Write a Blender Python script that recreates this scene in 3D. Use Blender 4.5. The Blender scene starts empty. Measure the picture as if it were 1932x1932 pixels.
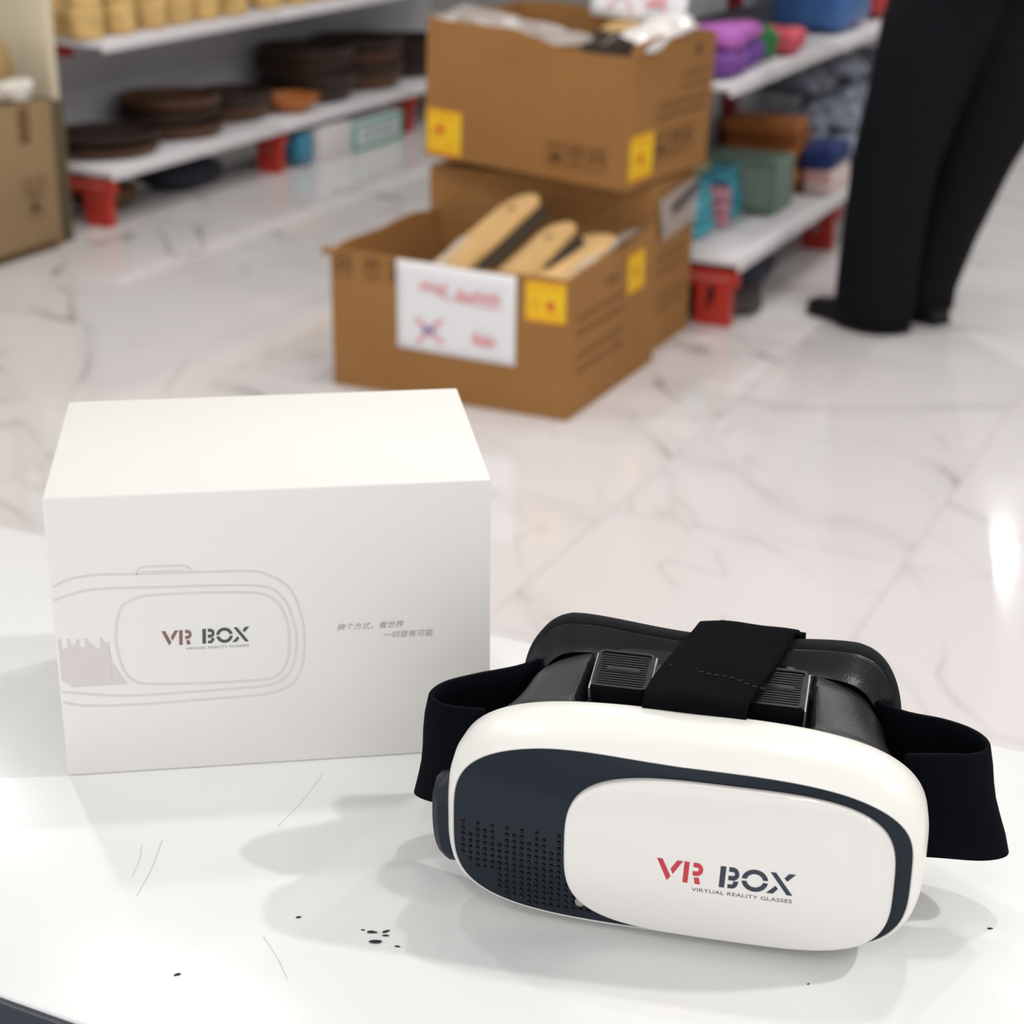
import bpy, bmesh, math, random
from mathutils import Vector, Matrix, noise
random.seed(7)
S = bpy.context.scene
COL = S.collection
PI = math.pi

# ------------------------------------------------------------------ camera
CAM_H = 1.3333
TZ = 0.8833                      # counter top height
PITCH, ROLL, YAW, FPX = 0.38328, 0.010569, 0.44234, 3330.77
cd = bpy.data.cameras.new('camera'); cam = bpy.data.objects.new('camera', cd); COL.objects.link(cam)
hx = Vector((math.cos(YAW), math.sin(YAW), 0)); hy = Vector((-math.sin(YAW), math.cos(YAW), 0)); hz = Vector((0, 0, 1))
fwd = hy * math.cos(PITCH) - hz * math.sin(PITCH)
rt0 = hx; up0 = rt0.cross(fwd)
rt = rt0 * math.cos(ROLL) + up0 * math.sin(ROLL); up = -rt0 * math.sin(ROLL) + up0 * math.cos(ROLL)
M = Matrix((rt, up, -fwd)).transposed().to_4x4(); M.translation = Vector((0, 0, CAM_H))
cam.matrix_world = M
cd.sensor_width = 36.0; cd.sensor_fit = 'HORIZONTAL'; cd.lens = FPX / 1932 * 36.0
cd.clip_start = 0.02; cd.clip_end = 60
cd.dof.use_dof = True; cd.dof.focus_distance = 0.775; cd.dof.aperture_fstop = 11.0; cd.dof.aperture_blades = 0
S.camera = cam

# ------------------------------------------------------------------ world, view
w = bpy.data.worlds.new('world'); S.world = w; w.use_nodes = True
w.node_tree.nodes['Background'].inputs[0].default_value = (0.93, 0.95, 1.0, 1)
w.node_tree.nodes['Background'].inputs[1].default_value = 1.52
S.view_settings.view_transform = 'Standard'; S.view_settings.look = 'None'
S.view_settings.exposure = 0.0; S.view_settings.gamma = 1.0
S.view_settings.use_curve_mapping = False
S.cycles.max_bounces = 5; S.cycles.diffuse_bounces = 3; S.cycles.glossy_bounces = 2; S.cycles.transparent_max_bounces = 6
CEIL = 3.0
# ceiling downlights: (x, y, watts)
LAMPS = [(1.62, 1.85, 45), (-0.15, 1.62, 10), (-1.6, 1.5, 7.5), (1.95, 0.75, 3.5),
         (-1.6, -0.9, 4.5), (0.35, -1.0, 4.5), (1.95, -0.9, 4),  # front row, added behind the camera to brighten the box front
         (-3.0, 2.6, 14), (-1.6, 3.7, 13), (0.1, 3.7, 16), (-2.9, 4.4, 10),
         (-1.0, 5.8, 17), (-2.75, 6.2, 11), (0.6, 5.8, 14), (-1.55, 9.85, 14), (-1.58, 10.3, 14), (0.6, 8.0, 12)]

# ------------------------------------------------------------------ helpers
def lin(c):
    def f(v):
        v = v / 255.0
        return v / 12.92 if v <= 0.04045 else ((v + 0.055) / 1.055) ** 2.4
    return (f(c[0]), f(c[1]), f(c[2]), 1.0)
MATS = {}
def mat(name, c, rough=0.5, spec=0.5, metal=0.0, var=0.0, vscale=8.0, bump=0.0, bscale=60.0, stretch=(1, 1, 1), coat=0.0, alpha=1.0, emit=0.0, trans=0.0, sheen=0.0):
    if name in MATS: return MATS[name]
    m = bpy.data.materials.new(name); m.use_nodes = True; nt = m.node_tree; b = nt.nodes['Principled BSDF']
    col = lin(c); b.inputs['Base Color'].default_value = col; b.inputs['Roughness'].default_value = rough
    b.inputs['Specular IOR Level'].default_value = spec; b.inputs['Metallic'].default_value = metal
    b.inputs['Coat Weight'].default_value = coat; b.inputs['Coat Roughness'].default_value = 0.06
    b.inputs['Transmission Weight'].default_value = trans; b.inputs['Alpha'].default_value = alpha
    b.inputs['Sheen Weight'].default_value = sheen
    if emit: b.inputs['Emission Color'].default_value = col; b.inputs['Emission Strength'].default_value = emit
    if var or bump:
        tc = nt.nodes.new('ShaderNodeTexCoord'); mp = nt.nodes.new('ShaderNodeMapping'); mp.inputs['Scale'].default_value = stretch
        nt.links.new(tc.outputs['Object'], mp.inputs[0])
    if var:
        n = nt.nodes.new('ShaderNodeTexNoise'); n.inputs['Scale'].default_value = vscale; n.inputs['Detail'].default_value = 6
        nt.links.new(mp.outputs[0], n.inputs['Vector'])
        r = nt.nodes.new('ShaderNodeMapRange'); r.inputs[1].default_value = 0.3; r.inputs[2].default_value = 0.7
        r.inputs[3].default_value = 1 - var; r.inputs[4].default_value = 1 + var
        nt.links.new(n.outputs['Fac'], r.inputs[0])
        x = nt.nodes.new('ShaderNodeMix'); x.data_type = 'RGBA'; x.blend_type = 'MULTIPLY'; x.inputs[0].default_value = 1
        x.inputs[6].default_value = col; nt.links.new(r.outputs[0], x.inputs[7]); nt.links.new(x.outputs[2], b.inputs['Base Color'])
    if bump:
        n2 = nt.nodes.new('ShaderNodeTexNoise'); n2.inputs['Scale'].default_value = bscale; n2.inputs['Detail'].default_value = 4
        nt.links.new(mp.outputs[0], n2.inputs['Vector'])
        bp = nt.nodes.new('ShaderNodeBump'); bp.inputs['Strength'].default_value = bump; bp.inputs['Distance'].default_value = 0.002
        nt.links.new(n2.outputs['Fac'], bp.inputs['Height']); nt.links.new(bp.outputs[0], b.inputs['Normal'])
    MATS[name] = m
    return m

def empty(name, loc=(0, 0, 0), rot=(0, 0, 0)):
    o = bpy.data.objects.new(name, None); COL.objects.link(o); o.location = loc; o.rotation_euler = rot; o.empty_display_size = 0.05
    return o
def tag(o, label=None, cat=None, group=None, kind=None):
    if label: o['label'] = label
    if cat: o['category'] = cat
    if group: o['group'] = group
    if kind: o['kind'] = kind
    return o
def link(name, me, m, parent=None, loc=None, rot=None):
    if m is not None and not me.materials: me.materials.append(m)
    o = bpy.data.objects.new(name, me); COL.objects.link(o)
    if parent: o.parent = parent
    if loc is not None: o.location = loc
    if rot is not None: o.rotation_euler = rot
    return o
def mesh(name, vs, fs, smooth=False, ang=None):
    me = bpy.data.meshes.new(name); me.from_pydata([tuple(v) for v in vs], [], fs); me.validate(); me.update()
    bm = bmesh.new(); bm.from_mesh(me); bmesh.ops.recalc_face_normals(bm, faces=bm.faces); bm.to_mesh(me); bm.free()
    if smooth:
        me.polygons.foreach_set('use_smooth', [True] * len(me.polygons))
        if ang: me.set_sharp_from_angle(angle=math.radians(ang))
    return me
def bmesh_me(name, bm, smooth=False, ang=40):
    bmesh.ops.recalc_face_normals(bm, faces=bm.faces)
    me = bpy.data.meshes.new(name); bm.to_mesh(me); bm.free()
    if smooth:
        me.polygons.foreach_set('use_smooth', [True] * len(me.polygons)); me.set_sharp_from_angle(angle=math.radians(ang))
    return me
def addbox(bm, x0, x1, y0, y1, z0, z1, mtx=None):
    c = [(x0, y0, z0), (x1, y0, z0), (x1, y1, z0), (x0, y1, z0), (x0, y0, z1), (x1, y0, z1), (x1, y1, z1), (x0, y1, z1)]
    v = [bm.verts.new(mtx @ Vector(p) if mtx else p) for p in c]
    for f in ((0, 3, 2, 1), (4, 5, 6, 7), (0, 1, 5, 4), (1, 2, 6, 5), (2, 3, 7, 6), (3, 0, 4, 7)): bm.faces.new([v[i] for i in f])
    return v
def boxme(name, x0, x1, y0, y1, z0, z1, bev=0.0, seg=2):
    bm = bmesh.new(); addbox(bm, x0, x1, y0, y1, z0, z1)
    if bev: bmesh.ops.bevel(bm, geom=bm.edges[:], offset=bev, segments=seg, affect='EDGES', profile=0.5)
    return bmesh_me(name, bm, bool(bev), 50)
def box(name, x0, x1, y0, y1, z0, z1, m, parent=None, bev=0.0, loc=None, rot=None):
    return link(name, boxme(name, x0, x1, y0, y1, z0, z1, bev), m, parent, loc, rot)
def loft(rings, cap0=False, cap1=False, closed=True):
    vs = []; fs = []; N = len(rings[0])
    for r in rings: vs += [tuple(p) for p in r]
    for i in range(len(rings) - 1):
        for j in range(N if closed else N - 1):
            k = (j + 1) % N
            fs.append((i * N + j, i * N + k, (i + 1) * N + k, (i + 1) * N + j))
    if cap0: fs.append(tuple(range(N)))
    if cap1: fs.append(tuple((len(rings) - 1) * N + j for j in range(N)))
    return vs, fs
def lathe(name, prof, n=28):
    rings = []
    for r, z in prof: rings.append([(r * math.cos(2 * PI * k / n), r * math.sin(2 * PI * k / n), z) for k in range(n)])
    vs, fs = loft(rings, True, True)
    return mesh(name, vs, fs, True, 40)
def pillow(name, sx, sy, sz, n=4.0, seed=0, amp=0.08, fr=9.0, nu=28, nv=14):
    rings = []
    sp = lambda c, e: math.copysign(abs(c) ** e, c)
    for i in range(nv + 1):
        ph = -PI / 2 + PI * i / nv; ring = []
        for j in range(nu):
            th = 2 * PI * j / nu
            p = Vector((sx * sp(math.cos(ph), 2 / n) * sp(math.cos(th), 2 / n), sy * sp(math.cos(ph), 2 / n) * sp(math.sin(th), 2 / n), sz * sp(math.sin(ph), 2 / n)))
            d = noise.noise(p * fr + Vector((seed * 7.3, seed * 1.7, 3))) * amp
            ring.append((p.x * (1 + d), p.y * (1 + d), max(p.z * (1 + d), -sz) + sz))
        rings.append(ring)
    vs, fs = loft(rings, True, True)
    return mesh(name, vs, fs, True, 60)
def copy_tree(o, parent=None):
    c = o.copy(); COL.objects.link(c); c.parent = parent
    for ch in o.children: copy_tree(ch, c)
    return c
def ribbon2d(pts, width, closed=False, f=lambda x, z: (x, 0, z)):
    """flat ribbon along a 2-D polyline, mapped by f(x, z) -> 3-D"""
    n = len(pts); vs = []; fs = []
    for i, p in enumerate(pts):
        a = pts[(i - 1) % n] if (closed or i > 0) else p; b = pts[(i + 1) % n] if (closed or i < n - 1) else p
        dx, dz = b[0] - a[0], b[1] - a[1]; L = math.hypot(dx, dz) or 1
        nx, nz = -dz / L * width / 2, dx / L * width / 2
        vs += [f(p[0] + nx, p[1] + nz), f(p[0] - nx, p[1] - nz)]
    for i in range(n if closed else n - 1):
        j = (i + 1) % n; fs.append((2 * i, 2 * i + 1, 2 * j + 1, 2 * j))
    return vs, fs
def merge(parts):
    V = []; F = []
    for vs, fs in parts:
        o = len(V); V += vs; F += [tuple(i + o for i in f) for f in fs]
    return V, F
def flatmesh(name, parts):
    V, F = merge(parts); me = bpy.data.meshes.new(name); me.from_pydata([tuple(v) for v in V], [], F); me.update(); return me
def smooth_curve(pts, closed=True, k=6):
    n = len(pts); out = []
    rng = range(n if closed else n - 1)
    for i in rng:
        if closed: p0, p1, p2, p3 = pts[(i - 1) % n], pts[i], pts[(i + 1) % n], pts[(i + 2) % n]
        else: p0, p1, p2, p3 = pts[max(i - 1, 0)], pts[i], pts[i + 1], pts[min(i + 2, n - 1)]
        for s in range(k):
            t = s / k; q = []
            for a, b, c, d in zip(p0, p1, p2, p3):
                q.append(0.5 * (2 * b + (c - a) * t + (2 * a - 5 * b + 4 * c - d) * t * t + (3 * b - a - 3 * c + d) * t ** 3))
            out.append(tuple(q))
    if not closed: out.append(tuple(pts[-1]))
    return out
def text_parts(body, shear=0.0):
    """outline of a line of type as flat polygons, normalised to width 1 (x) with its own height"""
    cu = bpy.data.curves.new('type', 'FONT'); cu.body = body; cu.size = 1.0; cu.shear = shear; cu.resolution_u = 3
    to = bpy.data.objects.new('type', cu); COL.objects.link(to)
    dg = bpy.context.evaluated_depsgraph_get(); dg.update()
    me = bpy.data.meshes.new_from_object(to.evaluated_get(dg))
    vs = [v.co.copy() for v in me.vertices]; fs = [tuple(p.vertices) for p in me.polygons]
    bpy.data.objects.remove(to); bpy.data.curves.remove(cu); bpy.data.meshes.remove(me)
    x0 = min(v.x for v in vs); x1 = max(v.x for v in vs); y0 = min(v.y for v in vs); y1 = max(v.y for v in vs)
    return [((v.x - x0) / (x1 - x0), (v.y - y0) / (y1 - y0)) for v in vs], fs
def scribble(x0, x1, z0, z1, seed, waves=7, wd=0.006):
    rnd = random.Random(seed); pts = []
    n = waves * 2
    for i in range(n + 1):
        pts.append((x0 + (x1 - x0) * i / n + rnd.uniform(-.3, .3) * (x1 - x0) / n, (z0 + z1) / 2 + (z1 - z0) / 2 * (1 if i % 2 else -1) * rnd.uniform(.2, 1)))
    return ribbon2d(smooth_curve(pts, False, 5), wd)

# ------------------------------------------------------------------ materials
WHITE_TOP = mat('white_laminate', (243, 243, 241), 0.22, 0.5, var=0.012, vscale=3)
NAVY_EDGE = mat('navy_laminate', (30, 38, 52), 0.35)
BOX_WHITE = mat('white_card', (240, 237, 231), 0.55, 0.35)
CARD = mat('cardboard', (163, 117, 68), 0.85, 0.2, var=0.07, vscale=5, bump=0.15, bscale=150)
CARD_IN = mat('cardboard_inner', (186, 146, 92), 0.9, 0.15, var=0.06, vscale=6)
CARD_OLD = mat('cardboard_dull', (158, 132, 98), 0.9, 0.15, var=0.08, vscale=5)
CARD_DARK = mat('cardboard_olive', (98, 86, 66), 0.9, 0.15, var=0.06)
INK = mat('carton_ink', (70, 52, 36), 0.8, 0.2)
INK_LINE = mat('faded_carton_ink', (120, 86, 54), 0.85, 0.2)
PAPER = mat('white_paper', (244, 243, 244), 0.7, 0.25)
PEN_RED = mat('red_pen', (240, 168, 172), 0.6); PEN_BLUE = mat('blue_pen', (130, 130, 190), 0.6)
YELLOW = mat('yellow_sticker', (250, 200, 8), 0.45); STICK_RED = mat('red_ink', (214, 70, 20), 0.5); STICK_OR = mat('orange_ink', (235, 140, 10), 0.5)
RED_STEEL = mat('red_steel', (190, 54, 40), 0.4, 0.5); RED_DARK = mat('red_upright', (150, 34, 36), 0.45)
SHELF_WHITE = mat('shelf_white', (232, 228, 230), 0.35); BACK_GREY = mat('back_panel_grey', (214, 216, 218), 0.5)
CREAM = mat('cream_panel', (226, 214, 184), 0.6, var=0.03)
WOOD = mat('pale_wood', (222, 182, 124), 0.6, 0.3, var=0.14, vscale=9, stretch=(6, 1, 6))
WOOD_DK = mat('dark_wood', (92, 62, 40), 0.55, 0.4, var=0.35, vscale=10, stretch=(1, 1, 7))
WOOD_VDK = mat('very_dark_wood', (58, 42, 34), 0.6, 0.4, var=0.35, vscale=10, stretch=(1, 1, 7))
WOOD_OR = mat('orange_wood', (196, 120, 58), 0.55, 0.4, var=0.2, vscale=8, stretch=(1, 6, 8))
WOOD_OR2 = mat('brown_wood', (164, 96, 46), 0.55, 0.4, var=0.2, vscale=8, stretch=(1, 6, 8))
JAR = mat('beige_wicker', (216, 180, 116), 0.7, 0.3, var=0.2, vscale=22, bump=0.4, bscale=40)
FILM = mat('clear_film', (226, 222, 218), 0.18, 0.7, alpha=0.28)
SHELLW = mat('shell_white', (244, 242, 234), 0.32, 0.5, bump=0.03, bscale=1500)
PLATEW = mat('plate_white', (236, 232, 226), 0.07, 0.55, coat=0.4)
PANEL = mat('panel_navy', (27, 36, 45), 0.12, 0.22)
DIMPLE = mat('dimple_black', (5, 7, 10), 0.35, 0.3)
BODY = mat('body_charcoal', (15, 17, 22), 0.33, 0.32, bump=0.10, bscale=900)
BUTTON = mat('button_black', (24, 26, 30), 0.38, 0.4)
SLOT = mat('slot_black', (6, 6, 8), 0.6)
FOAM = mat('foam_black', (17, 18, 21), 0.85, 0.25, bump=0.3, bscale=700)
STRAP = mat('strap_black', (7, 8, 11), 0.95, 0.1, bump=0.35, bscale=1600)
STRAP_B = mat('strap_navy', (6, 9, 15), 0.95, 0.1, bump=0.35, bscale=1600)
CHROME = mat('chrome_sliver', (225, 225, 225), 0.2, 0.5, metal=0.6)
LOGO_RED = mat('logo_red', (200, 52, 66), 0.3); LOGO_NAVY = mat('logo_navy', (40, 50, 66), 0.3)
PRINT_RED = mat('print_dull_red', (136, 104, 100), 0.6); PRINT_GREEN = mat('print_green_grey', (72, 82, 78), 0.6)
PRINT_LINE = mat('print_line_grey', (225, 221, 214), 0.6); PRINT_GREY = mat('print_mauve_grey', (222, 214, 212), 0.6); PRINT_TXT = mat('print_text_grey', (160, 153, 150), 0.6)

# ------------------------------------------------------------------ setting: floor, ceiling, walls
def marble():
    m = bpy.data.materials.new('marble_tile'); m.use_nodes = True; nt = m.node_tree; b = nt.nodes['Principled BSDF']; N = nt.nodes.new; Lk = nt.links.new
    tc = N('ShaderNodeTexCoord'); oi = N('ShaderNodeObjectInfo')
    mul = N('ShaderNodeMath'); mul.operation = 'MULTIPLY'; mul.inputs[1].default_value = 173.0; Lk(oi.outputs['Random'], mul.inputs[0])
    ang = N('ShaderNodeMath'); ang.operation = 'MULTIPLY'; ang.inputs[1].default_value = 1.1; Lk(oi.outputs['Random'], ang.inputs[0])
    rot = N('ShaderNodeVectorRotate'); rot.rotation_type = 'Z_AXIS'; Lk(tc.outputs['Object'], rot.inputs['Vector']); Lk(ang.outputs[0], rot.inputs['Angle'])
    add = N('ShaderNodeVectorMath'); add.operation = 'ADD'; cmb = N('ShaderNodeCombineXYZ'); Lk(mul.outputs[0], cmb.inputs[2]); Lk(mul.outputs[0], cmb.inputs[0])
    Lk(rot.outputs[0], add.inputs[0]); Lk(cmb.outputs[0], add.inputs[1])
    def vein(scale, width, dist, st):
        mp = N('ShaderNodeMapping'); mp.inputs['Scale'].default_value = st; Lk(add.outputs[0], mp.inputs[0])
        n = N('ShaderNodeTexNoise'); n.inputs['Scale'].default_value = scale; n.inputs['Detail'].default_value = 3; n.inputs['Roughness'].default_value = 0.38; n.inputs['Distortion'].default_value = dist
        Lk(mp.outputs[0], n.inputs['Vector'])
        s = N('ShaderNodeMath'); s.operation = 'SUBTRACT'; s.inputs[1].default_value = 0.5; Lk(n.outputs['Fac'], s.inputs[0])
        a = N('ShaderNodeMath'); a.operation = 'ABSOLUTE'; Lk(s.outputs[0], a.inputs[0])
        r = N('ShaderNodeMapRange'); r.interpolation_type = 'SMOOTHSTEP'; r.inputs[1].default_value = 0; r.inputs[2].default_value = width; r.inputs[3].default_value = 1; r.inputs[4].default_value = 0; Lk(a.outputs[0], r.inputs[0])
        return r.outputs[0]
    v1 = vein(0.95, 0.0075, 0.25, (0.6, 1.7, 1)); v2 = vein(1.9, 0.010, 0.4, (0.6, 1.7, 1)); v3 = vein(0.95, 0.05, 0.25, (0.6, 1.7, 1))
    msk = N('ShaderNodeTexNoise'); msk.inputs['Scale'].default_value = 4.0; Lk(add.outputs[0], msk.inputs['Vector'])
    mr = N('ShaderNodeMapRange'); mr.inputs[1].default_value = 0.36; mr.inputs[2].default_value = 0.56; Lk(msk.outputs['Fac'], mr.inputs[0])
    def mul2(a, bval):
        q = N('ShaderNodeMath'); q.operation = 'MULTIPLY'; Lk(a, q.inputs[0])
        if isinstance(bval, float): q.inputs[1].default_value = bval
        else: Lk(bval, q.inputs[1])
        return q.outputs[0]
    m1 = mul2(mul2(v1, mr.outputs[0]), 0.62); m2 = mul2(mul2(v2, mr.outputs[0]), 0.22); m3 = mul2(v3, 0.09)
    def mx(x, y):
        q = N('ShaderNodeMath'); q.operation = 'MAXIMUM'; Lk(x, q.inputs[0]); Lk(y, q.inputs[1]); return q.outputs[0]
    fac = mx(mx(m1, m2), m3)
    mix = N('ShaderNodeMix'); mix.data_type = 'RGBA'; mix.inputs[6].default_value = lin((226, 221, 219)); mix.inputs[7].default_value = lin((120, 112, 110)); Lk(fac, mix.inputs[0])
    Lk(mix.outputs[2], b.inputs['Base Color']); b.inputs['Roughness'].default_value = 0.08; b.inputs['Specular IOR Level'].default_value = 0.4
    return m
MARBLE = marble()
GROUT = mat('grout', (196, 184, 180), 0.8)
floor = box('floor', -7.0, 4.4, -3.5, 14.0, -0.12, -0.0022, GROUT); tag(floor, kind='structure')
TG = 0.6; X0 = -1.24 - 7 * TG; Y0 = 3.09 - 2 * TG
tile_me = boxme('tile', -0.2989, 0.2989, -0.2989, 0.2989, -0.0022 - 0.006, 0.0); tile_me.materials.append(MARBLE)
for i in range(0, 11):
    for j in range(0, 19):
        x, y = X0 + (i + .5) * TG, Y0 + (j + .5) * TG
        t = link('tile', tile_me, None, floor, (x, y, 0))
# the rest of the paving (out of view) as one sheet of tiles
V = []; F = []
for i in range(-3, 17):
    for j in range(-9, 22):
        if 0 <= i < 11 and 0 <= j < 19: continue
        x, y = X0 + (i + .5) * TG, Y0 + (j + .5) * TG
        if not (-7 < x < 4.3 and -3.5 < y < 13.9): continue
        k = len(V); V += [(x - .2989, y - .2989, 0), (x + .2989, y - .2989, 0), (x + .2989, y + .2989, 0), (x - .2989, y + .2989, 0)]; F.append((k, k + 1, k + 2, k + 3))
rest = link('tile_rest', flatmesh('tile_rest', [(V, F)]), MARBLE, floor); tag(rest, kind='stuff')
PAINT = mat('white_paint', (236, 235, 232), 0.8)
tag(box('ceiling', -7.0, 4.4, -3.5, 14.0, CEIL, CEIL + 0.1, PAINT), kind='structure')
tag(box('wall_back', -7.0, 4.4, 13.9, 14.0, 0, CEIL, PAINT), kind='structure')
tag(box('wall_left', -7.1, -7.0, -3.5, 14.0, 0, CEIL, PAINT), kind='structure')
tag(box('wall_right', 4.4, 4.5, -3.5, 14.0, 0, CEIL, PAINT), kind='structure')

# ceiling downlights: trim ring, glowing disc and the lamp's own light
rim = lathe('trim_ring', [(0.066, 0.0), (0.085, -0.004), (0.088, 0.0), (0.088, 0.012), (0.066, 0.012)], 24)
lens = lathe('diffuser', [(0.0, 0.004), (0.066, 0.004), (0.066, 0.010), (0.0, 0.010)], 24)
GLOW = mat('lamp_glow', (255, 253, 248), 0.5, emit=3.0)
for i, (x, y, wt) in enumerate(LAMPS):
    e = empty('ceiling_light', (x, y, CEIL - 0.012)); tag(e, 'small round recessed downlight set into the white shop ceiling', 'light', 'recessed downlights in the ceiling')
    link('trim_ring', rim, PAINT, e); link('diffuser', lens, GLOW, e)
    ld = bpy.data.lights.new('lamp', 'AREA'); ld.shape = 'DISK'; ld.size = 0.13; ld.energy = wt; ld.color = (1.0, 0.992, 0.985)
    lo = bpy.data.objects.new('lamp', ld); COL.objects.link(lo); lo.parent = e; lo.location = (0, 0, -0.008)

# ------------------------------------------------------------------ counter
ct = empty('counter', (-0.3, 0.636, 0)); tag(ct, 'long narrow white topped display counter with dark navy edge', 'counter')
CX0, CX1, CY0, CY1 = -1.9, 1.6, -0.196, 0.196
box('counter_top', CX0, CX1, CY0 + .004, CY1, TZ - 0.03, TZ, WHITE_TOP, ct, 0.0015)
box('edge_band', CX0, CX1, CY0, CY0 + .004, TZ - 0.031, TZ - 0.0012, NAVY_EDGE, ct, 0.0006)
box('front_panel', CX0 + .02, CX1 - .02, CY0 + .012, CY0 + .03, 0.08, TZ - 0.03, NAVY_EDGE, ct)
box('back_panel', CX0 + .02, CX1 - .02, CY1 - .05, CY1 - .032, 0.08, TZ - 0.03, SHELF_WHITE, ct)
for s in (CX0 + .02, CX1 - .038): box('side_panel', s, s + .018, CY0 + .03, CY1 - .05, 0.0, TZ - 0.03, SHELF_WHITE, ct)
box('plinth', CX0 + .05, CX1 - .05, CY0 + .05, CY1 - .08, 0, 0.08, NAVY_EDGE, ct)

SCR = mat('scratch_grey', (214, 211, 207), .4)
for (x0, y0), (x1, y1), wd in (((-.4467, .5669), (-.4296, .5243), .0004), ((-.4520, .5583), (-.4408, .5358), .0003), ((-.4113, .6518), (-.4049, .6005), .0003), ((-.3634, .5243), (-.3385, .5038), .0003)):
    link('scratch', flatmesh('scratch', [ribbon2d(smooth_curve([(x0, y0), ((x0 + x1) / 2 + .0012, (y0 + y1) / 2), (x1, y1)], False, 8), wd, False, lambda a, b: (a + .3, b - .636, TZ + .00012))]), SCR, ct)

# ------------------------------------------------------------------ lettering shared by headset and carton
def arc(cx, cz, rx, rz, a0, a1, n=14): return [(cx + rx * math.cos(math.radians(a0 + (a1 - a0) * i / n)), cz + rz * math.sin(math.radians(a0 + (a1 - a0) * i / n))) for i in range(n + 1)]
def band(outer, inner):
    vs = outer + inner; n = len(outer); fs = [(i, i + 1, n + i + 1, n + i) for i in range(n - 1)]
    return vs, fs
def poly(p): return list(p), [tuple(range(len(p)))]
VR_GLYPH = [poly([(0, 1), (.27, 1), (.69, .20), (.50, 0)]), poly([(.97, 1), (1.25, 1), (.78, .32), (.66, .57)]),
            poly([(1.31, 1), (1.56, 1), (1.50, 0), (1.25, 0)]),
            band([(1.74, 1)] + arc(1.90, .69, .31, .31, 90, -90) + [(1.72, .38)], [(1.74, .78)] + arc(1.90, .69, .10, .09, 90, -90) + [(1.72, .60)]),
            poly([(1.78, .30), (2.02, .31), (2.10, 0), (1.84, 0)])]
BOX_GLYPH = [poly([(3.02, 1), (3.29, 1), (3.23, 0), (2.97, 0)]),
             band([(3.42, 1)] + arc(3.60, .69, .31, .31, 90, -90) + [(3.40, .38)], [(3.42, .78)] + arc(3.60, .69, .10, .09, 90, -90) + [(3.40, .60)]),
             band(arc(3.57, .36, .31, .36, 0, -90) + [(3.38, 0)], arc(3.57, .36, .07, .17, 0, -90) + [(3.38, .19)]),
             band(arc(4.64, .5, .62, .52, 6, 174, 24), arc(4.64, .5, .38, .31, 9, 171, 24)),
             band(arc(4.64, .5, .62, .52, -6, -174, 24), arc(4.64, .5, .38, .31, -9, -171, 24)),
             poly([(5.33, 1), (5.60, 1), (6.43, 0), (6.15, 0)]), poly([(6.20, 1), (6.52, 1), (6.14, .63), (5.99, .77)]), poly([(5.61, .39), (5.74, .25), (5.51, 0), (5.18, 0)])]
TXT, TXT_F = text_parts('VIRTUAL REALITY GLASSES')
TAGLINE = [(( 1.70 + 4.72 * x, -.36 + .17 * y)) for x, y in TXT]
def place2d(parts, fn):
    return [([fn(x, z) for x, z in vs], fs) for vs, fs in parts]

# ------------------------------------------------------------------ white product carton
bx = empty('product_box', (-0.4353, 0.6524, TZ), (0, 0, 0.5908))
tag(bx, 'white gift box with grey headset outline print standing on the counter', 'box')
BW, BD, BH = 0.2105, 0.143, 0.1477
bm = bmesh.new(); v8 = addbox(bm, -BW / 2, BW / 2, 0, BD, 0, BH)
bmesh.ops.bevel(bm, geom=bm.edges[:], offset=0.0011, segments=2, affect='EDGES', profile=0.5)
link('carton', bmesh_me('carton', bm, True, 50), BOX_WHITE, bx)
fb = lambda d: (lambda x, z: (x / 1000 - BW / 2, -d, z / 1000))
def outline(pts, width, closed): return ribbon2d(smooth_curve(pts, closed, 7), width, closed, fb(0.00012))
outer = [(1.2, 102.4), (9.3, 106.1), (21.7, 107.7), (41.4, 107.1), (88.7, 106.0), (101.2, 103.9), (112.3, 95.7), (117.4, 81.3), (118.5, 69.8), (117.3, 55.4), (111.7, 44.0), (98.5, 39.0), (72.6, 38.1), (34.1, 37.4), (11.4, 38.4), (1.2, 41.0)]
inner = [(1.2, 95.5), (18.7, 100.1), (50.8, 99.7), (95.9, 98.0), (108.3, 91.7), (113.4, 78.7), (114.5, 64.3), (110.6, 50.0), (101.3, 44.1), (83.1, 43.0), (31.9, 42.6), (1.2, 46.6)]
plate = [(28.5, 75.2), (31.5, 89.1), (38.0, 93.8), (50.6, 95.8), (93.2, 94.5), (105.0, 89.5), (110.2, 79.2), (111.2, 67.2), (109.6, 56.2), (103.8, 48.6), (91.0, 46.8), (45.5, 48.0), (33.8, 52.0), (29.5, 62.3)]
link('printed_outline', flatmesh('printed_outline', [outline(outer, 1.1, False), outline(inner, 1.1, False), outline(plate, 1.2, True),
     outline([(40.6, 106.9), (41.6, 109.6), (45, 110.6), (61, 110.4), (64.5, 109.6), (66.2, 107.0)], .9, False), outline([(43, 108.0), (63, 107.6)], .8, False)]), PRINT_LINE, bx)
eq = []
tops = [75, 69.5, 69.8, 75, 71.5, 72, 74.5, 70.2, 70, 74.8, 72.5, 71, 68.8, 69.2, 74.6, 72.2, 71.8]
for i, tz in enumerate(tops):
    x0 = 1.3 + i * 1.4; bot = 49.0 if i > 2 else 52.5 - i * 1.2
    eq.append(poly([fb(.00012)(x0, bot), fb(.00012)(x0 + 1.41, bot), fb(.00012)(x0 + 1.41, tz), fb(.00012)(x0, tz)]))
eq.append(poly([fb(.00012)(25.0, 49.0), fb(.00012)(32.5, 48.9), fb(.00012)(28.0, 57.0), fb(.00012)(25.6, 62.0), fb(.00012)(25.0, 70)]))
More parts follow.
